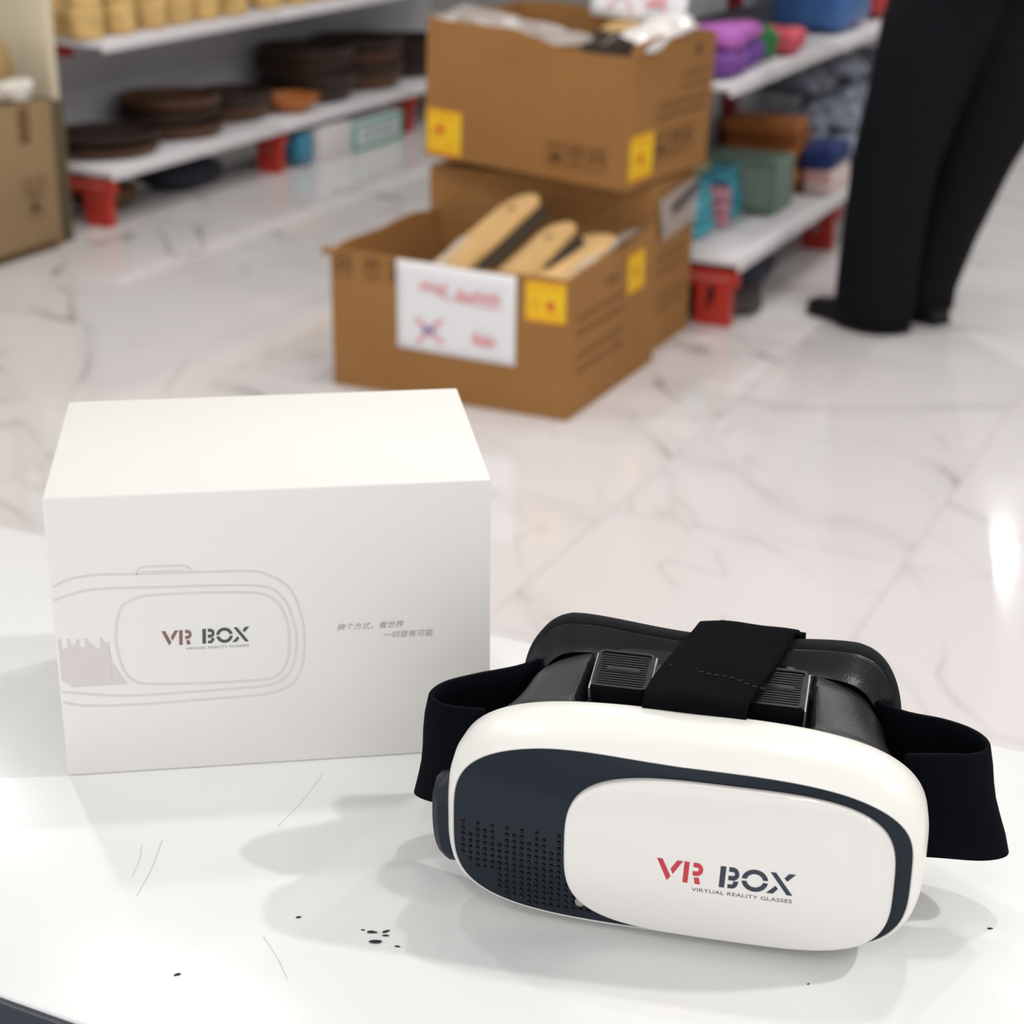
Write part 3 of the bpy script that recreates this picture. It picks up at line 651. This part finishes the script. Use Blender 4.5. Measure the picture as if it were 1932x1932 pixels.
# upper carton, tilted a little
RZ, RY = -.1214, .0451
cu_ = carton('upper_carton', (-1.8944, 4.0379, .46), (.014, RY, RZ), .6008, .4318, .3492, lambda u: -.028 * ssm(.42, .62, u) - .004 * math.sin(10 * u) * u, lambda u: .012 * math.sin(4 * u), lambda u: .01 * math.sin(5 * u), lambda u: .004 * math.sin(6 * u))
tag(cu_, 'large brown carton on top of the stack with yellow warning stickers', 'carton')
sticker(cu_, -.2995, -.189, .008, .124, 'y', 0, (.42, .55)); sticker(cu_, .008, .125, .020, .132, 'x', .3004, (.5, .45))
for k, xx in enumerate((.095, .155, .215)): icon(cu_, xx, .062 + .002 * k, .046, 'y', 0, k)
for k, xx in enumerate((.17, .245, .315)): icon(cu_, xx, .085, .055, 'x', .3004, k)
textlines(cu_, .14, .40, (.150, .178), .014, 'x', .3004, 2); textlines(cu_, .26, .40, (.245, .215), .012, 'x', .3004, 3); textlines(cu_, .32, .36, (.29,), .03, 'x', .3004, 7)
rm = Matrix.Rotation(RZ, 3, 'Z') @ Matrix.Rotation(RY, 3, 'Y')
def up_(x, y, z): v = rm @ Vector((x, y, z)); return (v.x - 1.8944, v.y + 4.0379, v.z + .46)
e = empty('carton_film', up_(-.19, .02, .343), (0, RY, RZ)); tag(e, 'torn clear film folded over the front rim of the upper carton', 'plastic film')
crumple('film', lambda u, v: (-.10 + .26 * u, -.012 - .002 * v + .05 * max(0, .4 - v), .014 - (.02 + .055 * max(0, 1 - abs(u - .42) * 2.6)) * v), 16, 8, FILM, e, .0005, .008, 30, 4)
crumple('film', lambda u, v: (-.10 + .40 * u, .0 + .12 * v, .016 - .035 * u + .012 * v), 16, 6, FILM, e, .0005, .012, 20, 6)
e = empty('carton_film', up_(.235, .06, .318), (0, RY, RZ)); tag(e, 'white crumpled film bulging over the side rim of the upper carton', 'plastic film')
crumple('film', lambda u, v: (-.05 + .13 * v, -.03 + .26 * u, .015 + .03 * math.sin(PI * v) + .035 * u), 14, 7, mat('white_film', (240, 234, 230), .25, .6, alpha=.85), e, .0005, .014, 24, 8)
for i, (x, y, z, rx, rz, L_, lab) in enumerate([(.175, .17, .03, 1.33, .04, .345, 'pale wooden board with rounded top standing in the upper carton'), (.10, .24, .03, 1.30, -.05, .335, 'pale wooden board standing behind another in the upper carton')]):
    ee = empty('paddle_board', up_(x, y, z), (rx, 0, rz + RZ)); tag(ee, lab, 'board', 'boards in the upper carton')
    link('plank', board('plank', L_, .19, .02), WOOD, ee); link('gap_shade_slab', board('gap_shade_slab', L_ - .03, .17, .03), GAP_SHADE, ee, (-.02, 0, .021))  # dark slab in front of the plank, painted as the shaded gap
ee = empty('paper_sign', up_(.115, .30, .262), (-.28, .0, RZ - .12)); tag(ee, 'white paper sign leaning out of the upper carton', 'paper sign')
crumple('sheet', lambda u, v: ((u - .5) * .297, -.004 * math.sin(PI * u), .105 + v * .21 - .012 * u), 12, 8, PAPER, ee, .0006, .0015, 9, 3)
box('stick', -.006, .006, .001, .008, -.27, .2, WOOD, ee)
link('handwriting', flatmesh('handwriting', [([(v[0], -.009, v[2]) for v in p_[0]], p_[1]) for p_ in (ribbon2d([(-.09, .12), (-.045, .17), (-.01, .12)], .008), scribble(.03, .09, .12, .17, 4, 4, .008))]), PEN_RED, ee)

# ------------------------------------------------------------------ shelving
def foot_bracket(name, parent, x0, x1, y, hgt, m):
    """base foot: top rail, two uprights with a sloped web, sole"""
    bm = bmesh.new(); t = .034
    addbox(bm, x0, x1, y - t / 2, y + t / 2, hgt - .045, hgt)
    addbox(bm, x1 - .115, x1 - .085, y - t / 2, y + t / 2, 0, hgt - .045); addbox(bm, x1 - .060, x1 - .015, y - t / 2, y + t / 2, 0, hgt - .045)
    addbox(bm, x1 - .085, x1 - .060, y - t / 2, y + t / 2, 0, .035)
    v = [bm.verts.new(p) for p in ((x1 - .085, y - t / 2, .035), (x1 - .060, y - t / 2, .035), (x1 - .060, y - t / 2, .075), (x1 - .085, y + t / 2, .035), (x1 - .060, y + t / 2, .035), (x1 - .060, y + t / 2, .075))]
    for f in ((0, 1, 2), (5, 4, 3), (0, 3, 4, 1), (1, 4, 5, 2), (2, 5, 3, 0)): bm.faces.new([v[i] for i in f])
    addbox(bm, x0, x0 + .04, y - t / 2, y + t / 2, 0, hgt - .045)
    return link(name, bmesh_me(name, bm), m, parent)
def shelf_board(name, parent, x0, x1, y0, y1, z, lip=.035, price=True):
    o = box(name, x0, x1, y0 + .002, y1 - .002, z - .02, z, SHELF_WHITE, parent, .002)
    box('shelf_lip', x1 - .003, x1 + .010, y0 + .004, y1 - .004, z - lip, z + .003, SHELF_WHITE, o, .004)
    return o
def bay(name, label, xf, xb, y0, y1, zl, zu, xu, ztop, last=False, post=True):
    e = empty(name, ((xf + xb) / 2, (y0 + y1) / 2, 0)); tag(e, label, 'shelving'); ox, oy = e.location.x, e.location.y
    shelf_board('base_shelf', e, xb - ox, xf - ox, y0 - oy, y1 - oy, zl)
    shelf_board('shelf', e, xb - ox, xu - ox, y0 - oy, y1 - oy, zu)
    shelf_board('shelf', e, xb - ox, xu - .05 - ox, y0 - oy, y1 - oy, ztop)
    box('back_panel', xb - ox - .02, xb - ox - .004, y0 - oy, y1 - oy, .06, ztop + .25, BACK_GREY, e)
    foot_bracket('foot', e, xb - ox, xf - ox, y0 - oy + .017, zl - .035, RED_STEEL)
    box('foot_seam', xf - .42 - ox, xf - .02 - ox, y0 - oy - .0025, y0 - oy - .0002, zl - .062, zl - .054, mat('seam_pink', (205, 120, 112), .4), e)
    u0, u1 = (-.03, .03) if post else (-.085, -.025)
    box('upright', xb - ox + u0, xb - ox + u1, y0 - oy, y0 - oy + .06, 0, ztop + .3, RED_DARK, e)
    box('shelf_bracket', xb - ox + .03, xu - ox - .12, y0 - oy + .004, y0 - oy + .012, zu - .055, zu - .021, RED_DARK, e)
    if last:
        foot_bracket('foot', e, xb - ox, xf - ox, y1 - oy - .017, zl - .035, RED_STEEL); box('upright', xb - ox + u0, xb - ox + u1, y1 - oy - .06, y1 - oy, 0, ztop + .3, RED_DARK, e)
    return e
LXF, LXB = -3.68, -4.13
bay('shelf_unit', 'shelving bay beside the cream panel with dark trays on its base', LXF, LXB, 4.66, 5.70, .192, .603, LXF, 1.08, False, False)
bay('shelf_unit', 'shelving bay with teal and white boxes under its base shelf', LXF, LXB, 5.70, 6.73, .192, .603, LXF, 1.08, False, False)
bay('shelf_unit', 'far shelving bay mostly hidden behind the carton stack', LXF, LXB, 6.73, 7.76, .192, .603, LXF, 1.08, True, False)
RXF, RXB = -1.455, -1.86
bay('shelf_unit', 'shelving bay with teal packs on its base and bright orange red foot', RXF, RXB, 4.475, 5.475, .190, .652, -1.505, 1.12)
bay('shelf_unit', 'shelving bay behind the person holding blue bundle and clear packs', RXF, RXB, 5.475, 6.49, .190, .652, -1.505, 1.12)
bay('shelf_unit', 'farthest shelving bay behind the black trousers', RXF, RXB, 6.49, 7.5, .190, .652, -1.505, 1.12, True)
# cream end panel of the far shelving
tag(box('end_panel', -4.25, -3.775, 4.52, 4.556, 0, 1.35, CREAM, None, .004), 'cream end panel standing at the end of the tray shelving', 'panel')

# trays and baskets on the base shelf of the tray bays
def tray_me(name, R, h, lip):
    return lathe(name, [(0, 0), (R * .86, 0), (R * .96, h * .35), (R, h), (R - lip, h), (R * .90, h * .45), (R * .80, .012), (0, .012)], 36)
tm = [tray_me('tray', .20, .032, .012), tray_me('tray', .185, .045, .012), tray_me('tray', .15, .05, .01), tray_me('tray', .21, .06, .014)]
TR = []
def stack(x, y, n, me, h, m, lab, grp, sc=(1, 1), rot=0, jit=.01, z0=.196):
    for k in range(n):
        rnd = random.Random(int(x * 100) + k * 13 + int(y * 77))
        me2 = me.copy(); me2.materials.clear()
        o = link('serving_tray', me2, m if k % 2 == 0 else WOOD_VDK, None, (x + rnd.uniform(-jit, jit), y + rnd.uniform(-jit, jit), z0 + k * h), (0, 0, rot))
        o.scale = (sc[0], sc[1], 1)
        pos = ['lowest', 'second lowest', 'third from bottom', 'fourth from bottom', 'fifth from bottom', 'topmost'][k if k < n - 1 else 5]
        tag(o, lab % pos, 'tray', grp)
stack(-3.90, 4.92, 2, tm[0], .034, WOOD_DK, '%s oval brown tray of the flat pile nearest the cream panel', 'flat pile of oval trays', (.95, 1.0), .3)
stack(-3.91, 5.33, 3, tm[1], .047, WOOD_DK, '%s round dark tray of the tall pile in the first bay', 'tall pile of round trays', (1, 1.0))
stack(-3.92, 5.74, 2, tm[2], .052, WOOD_DK, '%s small brown tray of the pile at the bay joint', 'small pile of trays', (1, 1.1))
stack(-3.915, 6.27, 4, tm[3], .05, WOOD_VDK, '%s dark basket of the pile nearest the joint of the second bay', 'dark basket pile', (.95, .95))
stack(-3.915, 6.68, 4, tm[3], .046, WOOD_DK, '%s dark basket of the pile beside the carton stack', 'far dark basket pile', (.95, .95))
stack(-3.915, 7.12, 3, tm[3], .046, WOOD_VDK, '%s dark basket of the pile hidden behind the cartons', 'hidden dark basket pile', (.95, .95))
ob = lathe('wooden_bowl', [(0, 0), (.05, 0), (.10, .03), (.115, .06), (.108, .06), (.09, .03), (0, .014)], 28)
tag(link('wooden_bowl', ob, WOOD_OR, None, (-3.80, 5.96, .196)), 'small orange brown bowl between the dark tray piles', 'bowl')
# jars on the upper shelf
jb = lathe('jar_body', [(0, 0), (.050, 0), (.058, .006), (.060, .05), (.058, .098), (.052, .106), (0, .106)], 24); jl = lathe('jar_lid', [(0, 0), (.055, 0), (.057, .004), (.055, .018), (.046, .026), (.012, .028), (.012, .036), (.008, .04), (0, .04)], 24)
ords = ['nearest the cream panel', 'second from the cream panel', 'third from the cream panel', 'fourth from the cream panel', 'fifth from the cream panel', 'sixth from the cream panel', 'seventh from the cream panel', 'eighth from the cream panel', 'ninth from the cream panel', 'tenth from the cream panel', 'eleventh from the cream panel']
for i, y in enumerate((4.70, 4.87, 5.04, 5.20, 5.36, 5.52, 5.77, 5.93, 6.09, 6.25, 6.41)):
    e = empty('wicker_jar', (-3.765 + random.uniform(-.008, .008), y, .606), (0, 0, i)); tag(e, 'beige wicker jar on the upper shelf, %s' % ords[i], 'jar', 'front row of wicker jars')
    sc = .95 + .1 * random.random(); e.scale = (sc, sc, sc)
    link('jar_body', jb, JAR, e); link('jar_lid', jl, JAR, e, (0, 0, .106))
for i, y in enumerate((4.72, 4.92, 5.12, 5.32, 5.52, 5.86, 6.06, 6.26, 6.46)):
    e = empty('wicker_jar', (-3.93, y, .606), (0, 0, i)); tag(e, 'beige wicker jar in the back row of the upper shelf', 'jar', 'back row of wicker jars')
    link('jar_body', jb, JAR, e); link('jar_lid', jl, JAR, e, (0, 0, .106))
# things under the tray shelving
e = empty('under_shelf_box', (-3.74, 6.40, 0)); tag(e, 'white box with green printed frame under the second bay', 'box')
box('carton', -.08, .08, -.21, .21, 0, .118, mat('pale_card', (214, 222, 220), .6), e, .003)
gm = mat('green_print', (60, 150, 128), .6); box('print_frame', .0802, .081, -.208, -.178, .004, .114, gm, e); box('print_frame', .0802, .081, .178, .208, .004, .114, gm, e); box('print_frame', .0802, .081, -.178, .178, .100, .114, gm, e); box('print_frame', .0802, .081, -.178, .178, .004, .016, gm, e)
for k in range(6): box('print_line', .0802, .081, -.13 + k * .047, -.10 + k * .047, .035, .09, mat('print_grey', (168, 180, 178), .6), e)
tag(box('under_shelf_box', -.08, .08, -.115, .115, 0, .135, mat('plain_white_card', (226, 220, 220), .6), None, .004, (-3.745, 6.065, 0)), 'plain white box under the second bay beside the blue pouch', 'box')
tag(link('blue_pouch', pillow('blue_pouch', .045, .05, .066, 3.0, 3, .1), mat('pouch_blue', (62, 140, 170), .4), None, (-3.72, 5.885, 0)), 'blue plastic pouch on the floor under the second bay', 'pouch')
for i, (x, y, sx, sy, sz, c, lab) in enumerate([(-3.95, 4.95, .12, .12, .04, (110, 78, 50), 'brown bundle on the floor under the first bay'), (-3.92, 5.35, .14, .16, .05, (40, 40, 54), 'dark bundle on the floor under the first bay')]):
    tag(link('floor_bundle', pillow('floor_bundle', sx, sy, sz, 3, i + 4, .15), mat('bundle%d' % i, c, .7), None, (x, y, 0)), lab, 'bundle')

# carton at the far left with things on top
cl = empty('tall_carton', (-3.93, 4.06, 0)); tag(cl, 'dull brown tall carton with brown tape beside the cream panel', 'carton')
box('carton_body', -.26, .26, -.33, .325, 0, .452, CARD_OLD, cl, .004)
box('top_flap', -.25, .255, -.32, -.0, .453, .459, CARD_OLD, cl, 0, None, (.03, 0, 0)); box('top_flap', -.25, .255, .01, .32, .453, .459, CARD_OLD, cl, 0, None, (-.01, 0, 0))
slab('tape_strip', .165, .215, .345, .452, mat('brown_tape', (112, 84, 54), .3), cl, 'x', .26); textlines(cl, .15, .27, (.20, .225), .012, 'x', .26, 21); icon(cl, .21, .155, .06, 'x', .26, 0)
slab('base_strip', -.05, .30, .0, .03, mat('base_strip_brown', (96, 74, 50), .9), cl, 'x', .26)  # darker brown strip along the bottom of the side face
tag(box('narrow_carton', -.17, .175, -.036, .036, 0, .447, CARD_DARK, None, .003, (-3.87, 4.438, 0)), 'narrow dark brown flattened carton behind the tall carton', 'carton')
tag(link('kraft_bundle', pillow('kraft_bundle', .055, .075, .085, 2.6, 8, .5, 15), mat('kraft_paper', (176, 144, 92), .8, var=.2, vscale=12), None, (-3.84, 4.335, .461), (0, 0, .4)), 'crumpled kraft paper bundle on the tall carton', 'bundle')
tag(link('white_bag', pillow('white_bag', .045, .055, .032, 2.6, 9, .7, 24), mat('bag_white', (226, 220, 208), .5), None, (-3.745, 4.29, .461)), 'small crumpled white bag on the tall carton', 'bag')
tag(box('red_strip', -.012, .012, -.012, .012, 0, .6, RED_DARK, None, .003, (-3.915, 4.36, .461)), 'red upright strip behind the tall carton', 'strip')

# ------------------------------------------------------------------ goods on the shelving by the person
def pack(name, x, y, z, sx, sy, sz, c, label, cat, group=None, rot=0, n=5, amp=.06, seed=1, rough=.4, fr=12):
    o = link(name, pillow(name, sx, sy, sz, n, seed, amp, fr), mat('%s_%d_%d_%d' % (name, *c), c, rough, var=.12, vscale=25), None, (x, y, z), (0, 0, rot)); tag(o, label, cat, group); return o
ZB = .194
# base shelf, near to far
pack('yellow_pack', -1.668, 4.585, ZB, .036, .030, .056, (238, 170, 52), 'yellow upright pack at the near end of the base shelf', 'pack', seed=2)
TEAL = [(66, 170, 186), (60, 160, 180), (72, 176, 190), (58, 150, 172)]
k = 0
for r_, (yy, n_) in enumerate(((4.70, 4), (4.93, 4))):
    for lv in range(n_):
        pos = ['bottom', 'second', 'third', 'top'][lv]
        pack('teal_pack', -1.715 - .004 * lv + .003 * r_, yy + .004 * (lv % 2), ZB + lv * .037, .095, .085, .0185, TEAL[lv], 'teal wrapped pack, %s of the %s stack' % (pos, 'nearer' if r_ == 0 else 'farther'), 'pack', 'teal packs', .05 * lv, 6, .05, 10 + lv + 4 * r_); k += 1
for lv in range(3): pack('pink_pack', -1.655, 4.835, ZB + lv * .037, .048, .036, .0185, (206, 140, 152), 'small pink pack, %s of the pile between teal stacks' % ['bottom', 'middle', 'top'][lv], 'pack', 'pink packs', .1 * lv, 5, .06, 30 + lv)
pack('olive_pack', -1.76, 4.80, ZB + .150, .085, .10, .014, (150, 150, 110), 'flat olive pack lying across the teal stacks', 'pack', seed=33)
e = empty('green_carton', (-1.655, 5.13, ZB)); tag(e, 'grey green carton standing behind the teal packs', 'box')
box('carton', -.135, .12, -.09, .09, 0, .155, mat('grey_green_card', (118, 140, 122), .6, var=.08), e, .003); box('print_patch', .02, .10, -.0915, -.0903, .02, .13, mat('sage_print', (146, 164, 148), .6), e)
for lv in range(6):
    o = box('wooden_crate', -.115, .115, -.085, .085, 0, .0345, WOOD_OR if lv % 2 else WOOD_OR2, None, .005, (-1.69 + .006 * math.sin(lv * 2.1), 5.43 + .005 * math.cos(lv * 3), ZB + lv * .0372), (0, 0, .05 * math.sin(lv * 1.7)))
    o.name = 'wooden_box'; tag(o, 'orange brown wooden box, %s of the stack behind the green carton' % ['lowest', 'second', 'third', 'fourth', 'fifth', 'topmost'][lv], 'box', 'stack of orange wooden boxes')
e = empty('pink_carton', (-1.485 + .0, 5.47, ZB)); tag(e, 'pale pink and white low box on the base shelf beside the person', 'box')
box('carton', -.068, .02, -.07, .13, 0, .072, mat('pale_pink_card', (236, 214, 208), .6, var=.05), e, .003); box('print_band', -.066, .018, -.0712, -.0702, .034, .066, mat('pink_print', (232, 176, 168), .6), e)
pack('navy_bundle', -1.52, 5.50, ZB + .074, .058, .10, .035, (34, 52, 112), 'navy blue cloth bundle on the pale pink box', 'bundle', seed=41, amp=.3, rough=.8)
pack('navy_pouch', -1.585, 5.335, ZB, .016, .022, .045, (28, 34, 66), 'small navy pouch beside the pale pink box', 'pouch', seed=44)
CLR = mat('clear_pack', (128, 134, 150), .15, .7, var=.6, vscale=22)
j = 0
for (x, y, z, sx, sy, sz) in ((-1.70, 5.70, ZB, .10, .09, .05), (-1.68, 5.72, ZB + .10, .10, .09, .05), (-1.62, 5.92, ZB, .11, .10, .06), (-1.64, 5.92, ZB + .12, .10, .10, .05), (-1.63, 6.20, ZB, .11, .11, .07), (-1.65, 6.20, ZB + .14, .10, .10, .05), (-1.63, 6.62, ZB, .11, .12, .09), (-1.74, 5.92, ZB + .225, .09, .1, .04), (-1.70, 6.2, ZB + .245, .09, .1, .04), (-1.66, 6.62, ZB + .185, .1, .1, .06)):
    lab = ['low clear plastic pack touching the orange wooden boxes', 'upper clear plastic pack touching the orange wooden boxes', 'low clear plastic pack behind the navy bundle', 'second clear plastic pack above the navy bundle', 'low clear plastic pack close behind the trousers', 'second clear plastic pack close behind the trousers', 'large far clear plastic pack on the base shelf', 'top clear plastic pack above the navy bundle', 'top clear plastic pack close behind the trousers', 'upper far clear plastic pack on the base shelf'][j]
    tag(link('clear_pack', pillow('clear_pack', sx, sy, sz, 3.2, 50 + j, .30, 20), CLR, None, (x, y, z), (0, 0, .2 * j)), lab, 'pack', 'clear plastic packs'); j += 1
# upper shelf
ZU = .656
for i, (x, y, z, sx, sy, sz, c, lab) in enumerate([(-1.585, 4.60, ZU, .075, .10, .034, (126, 74, 158), 'dark purple yarn bundle at the near end of the upper shelf'), (-1.585, 4.61, ZU + .066, .072, .095, .032, (186, 104, 190), 'light purple yarn bundle on top of the dark purple one'),
        (-1.60, 4.80, ZU, .07, .075, .036, (112, 68, 156), 'dark purple yarn bundle beside the green ball'), (-1.605, 4.80, ZU + .070, .07, .08, .024, (190, 100, 180), 'light purple yarn bundle beside the green ball')]):
    pack('yarn_bundle', x, y, z, sx, sy, sz, c, lab, 'yarn bundle', 'purple yarn bundles', 0, 3.4, .22, 60 + i, .8, 24)
pack('green_ball', -1.575, 4.965, ZU, .042, .042, .046, (34, 128, 60), 'green yarn ball between purple and pink bundles', 'ball', None, 0, 2.2, .12, 70, .6, 30)
pack('pink_bundle', -1.60, 5.15, ZU, .085, .085, .034, (226, 92, 106), 'coral pink folded bundle on the upper shelf', 'bundle', None, 0, 4, .14, 71, .7, 20)
pack('blue_bundle', -1.66, 5.80, ZU, .145, .20, .085, (62, 112, 176), 'large blue plastic wrapped bundle on the upper shelf', 'bundle', None, 0, 4, .16, 72, .4, 9)
pack('red_pack', -1.60, 6.30, ZU, .075, .20, .11, (186, 52, 54), 'red pack on the upper shelf beside the blue bundle', 'pack', None, 0, 5, .06, 73, .5)
pack('dark_pack', -1.75, 5.15, ZU, .05, .30, .05, (52, 48, 62), 'dark long pack behind the yarn bundles', 'pack', None, 0, 5, .06, 74, .6)
# under the base shelf
pack('floor_cloth', -1.56, 4.72, 0, .10, .17, .022, (70, 62, 60), 'flat dark brown cloth on the floor under the red foot shelving', 'cloth', None, .3, 3, .2, 80, .9)
pack('dark_bag', -1.64, 4.88, 0, .13, .20, .05, (34, 38, 62), 'dark blue bag on the floor under the base shelf', 'bag', None, 0, 3, .2, 81, .6)

# ------------------------------------------------------------------ person
pe = empty('person', (-1.0, 4.70, 0)); tag(pe, 'person in loose black trousers and black shoes standing by the shelves', 'person')
SKIN = mat('skin', (196, 148, 118), .5); TROU = mat('black_trousers', (10, 12, 18), .85, .2, bump=.2, bscale=300); TOPM = mat('black_top', (15, 16, 20), .85, .2); SHOE = mat('black_shoe', (12, 13, 16), .45, .4); HAIR = mat('black_hair', (16, 13, 12), .6)
F_ = Vector((-.90, .43, 0)).normalized(); S_ = Vector((.43, .90, 0)).normalized()
def W(f, s, z): return F_ * f + S_ * s + Vector((0, 0, z))
# body by skin modifier: pelvis root, spine, head, arms, legs
Vx = []; Ed = []; Rd = []
def node(p, r, prev=None):
    Vx.append(p); Rd.append(r)
    if prev is not None: Ed.append((prev, len(Vx) - 1))
    return len(Vx) - 1
pel = node(W(-.10, .02, .95), (.13, .11)); sp1 = node(W(-.10, .02, 1.12), (.125, .10), pel); sp2 = node(W(-.09, .02, 1.32), (.14, .105), sp1); nk = node(W(-.08, .02, 1.46), (.055, .055), sp2)
hd0 = node(W(-.06, .02, 1.53), (.065, .075), nk); hd1 = node(W(-.05, .02, 1.60), (.078, .092), hd0); hd2 = node(W(-.055, .02, 1.67), (.06, .075), hd1)
for s in (-1, 1):
    h = node(W(-.10, .02 + s * .09, .90), (.095, .10), pel); kn = node(W(-.04 + (.05 if s < 0 else -.02), .01 + s * .085, .50), (.06, .065), h); an = node(W(.10 if s < 0 else .07, .0 + s * .08, .09), (.042, .045), kn)
    sh = node(W(-.09, .02 + s * .17, 1.38), (.06, .06), sp2); el = node(W(-.10, .02 + s * .23, 1.12), (.042, .045), sh); wr = node(W(.10, .02 + s * .20, 1.12), (.028, .033), el); ha = node(W(.15, .02 + s * .19, 1.12), (.022, .042), wr)
    for q, (ff, ss, zz) in enumerate(((.05, -.03, -.05), (.065, -.012, -.06), (.065, .008, -.06), (.055, .026, -.05))):
        k1 = node(W(.15 + ff * .7, .02 + s * .19 + ss, 1.12 + zz * .2), (.010, .010), ha); node(W(.15 + ff * 1.2, .02 + s * .19 + ss, 1.12 + zz * .6), (.008, .008), k1)
    k1 = node(W(.14, .02 + s * .19 - s * .045, 1.125), (.011, .011), ha); node(W(.17, .02 + s * .19 - s * .06, 1.12), (.009, .009), k1)
me = bpy.data.meshes.new('body'); me.from_pydata([tuple(v) for v in Vx], Ed, []); me.update()
bo = link('body', me, SKIN, pe); sk = bo.modifiers.new('skin', 'SKIN'); sub = bo.modifiers.new('sub', 'SUBSURF'); sub.levels = 2; sub.render_levels = 2
for i, r_ in enumerate(Rd): me.skin_vertices[0].data[i].radius = r_
me.skin_vertices[0].data[0].use_root = True
sk.use_smooth_shade = True
# trousers
def leg_rings(cs):
    out = []
    for (f, s, z, rf, rs) in cs:
        ring_ = []
        for k in range(36):
            t = 2 * PI * k / 36; wob = 1 + .035 * math.sin(3 * t + z * 9) + .02 * math.sin(5 * t - z * 17)
            p = W(f + rf * math.cos(t) * wob, s + rs * math.sin(t) * wob, z); ring_.append(p)
        out.append(ring_)
    return out
near = leg_rings([(.100, -.085, .012, .118, .085), (.098, -.085, .06, .118, .088), (.085, -.085, .25, .118, .09), (.060, -.088, .45, .122, .095), (.02, -.085, .65, .140, .105), (-.03, -.075, .82, .165, .115), (-.06, -.05, .93, .175, .12), (-.08, -.02, 1.02, .165, .13)])
far = leg_rings([(.075, .085, .045, .100, .08), (.07, .085, .10, .100, .085), (.03, .085, .25, .112, .09), (-.035, .088, .45, .128, .095), (-.115, .085, .65, .150, .105), (-.13, .075, .82, .165, .115), (-.12, .06, .93, .17, .12), (-.10, .03, 1.02, .165, .13)])
V1 = loft(near); V2 = loft(far); vs, fs = merge([V1, V2])
link('trousers', mesh('trousers', vs, fs, True), TROU, pe).modifiers.new('thickness', 'SOLIDIFY').thickness = .003
tp = leg_rings([(-.10, .02, .93, .21, .22), (-.10, .02, 1.0, .20, .215), (-.10, .02, 1.15, .18, .20), (-.095, .02, 1.3, .175, .215), (-.09, .02, 1.38, .15, .21), (-.085, .02, 1.43, .10, .13), (-.08, .02, 1.47, .075, .075)])
parts = [loft(tp)]
for s in (-1, 1):
    parts.append(loft(leg_rings([(-.09, .02 + s * .15, 1.39, .075, .07), (-.095, .02 + s * .20, 1.25, .07, .06), (-.10, .02 + s * .235, 1.10, .065, .055), (-.02, .02 + s * .222, 1.10, .058, .05), (.07, .02 + s * .205, 1.12, .03, .046)])))
vs, fs = merge(parts); link('tunic', mesh('tunic', vs, fs, True), TOPM, pe).modifiers.new('thickness', 'SOLIDIFY').thickness = .003
hr = leg_rings([(-.075, .02, 1.50, .07, .08), (-.085, .02, 1.58, .095, .098), (-.075, .02, 1.66, .105, .10), (-.06, .02, 1.73, .085, .08), (-.06, .02, 1.76, .03, .03)])
vs, fs = loft(hr, True, True); link('hair', mesh('hair', vs, fs, True), HAIR, pe)
ns = leg_rings([(.045, .02, 1.575, .012, .018), (.055, .02, 1.59, .016, .014), (.04, .02, 1.63, .008, .009)]); vs, fs = loft(ns, True, True); link('nose', mesh('nose', vs, fs, True), SKIN, pe)
def shoe(f, s):
    prof = [(-.10, .028, .055), (-.09, .034, .075), (-.05, .038, .085), (.02, .042, .075), (.09, .047, .056), (.15, .046, .048), (.185, .036, .042), (.20, .016, .03)]
    rg = []
    for df_, hw, hh in prof:
        rg.append([W(f + df_, s + hw * sgnp(math.cos(2 * PI * k / 20), .75), max(0, hh * .5 + hh * .5 * sgnp(math.sin(2 * PI * k / 20), .75))) for k in range(20)])
    vs, fs = loft(rg, True, True); o = link('shoe', mesh('shoe', vs, fs, True, 60), SHOE, pe)
    rg = [[W(f + df_, s + q * (hw + .003), z) for q, z in ((-1, .0), (1, .0), (1, .016), (-1, .016))] for df_, hw, hh in prof]
    vs, fs = loft(rg, True, True); link('sole', mesh('sole', vs, fs), mat('sole_black', (16, 16, 17), .7), o)
shoe(.115, -.085); shoe(.085, .085)
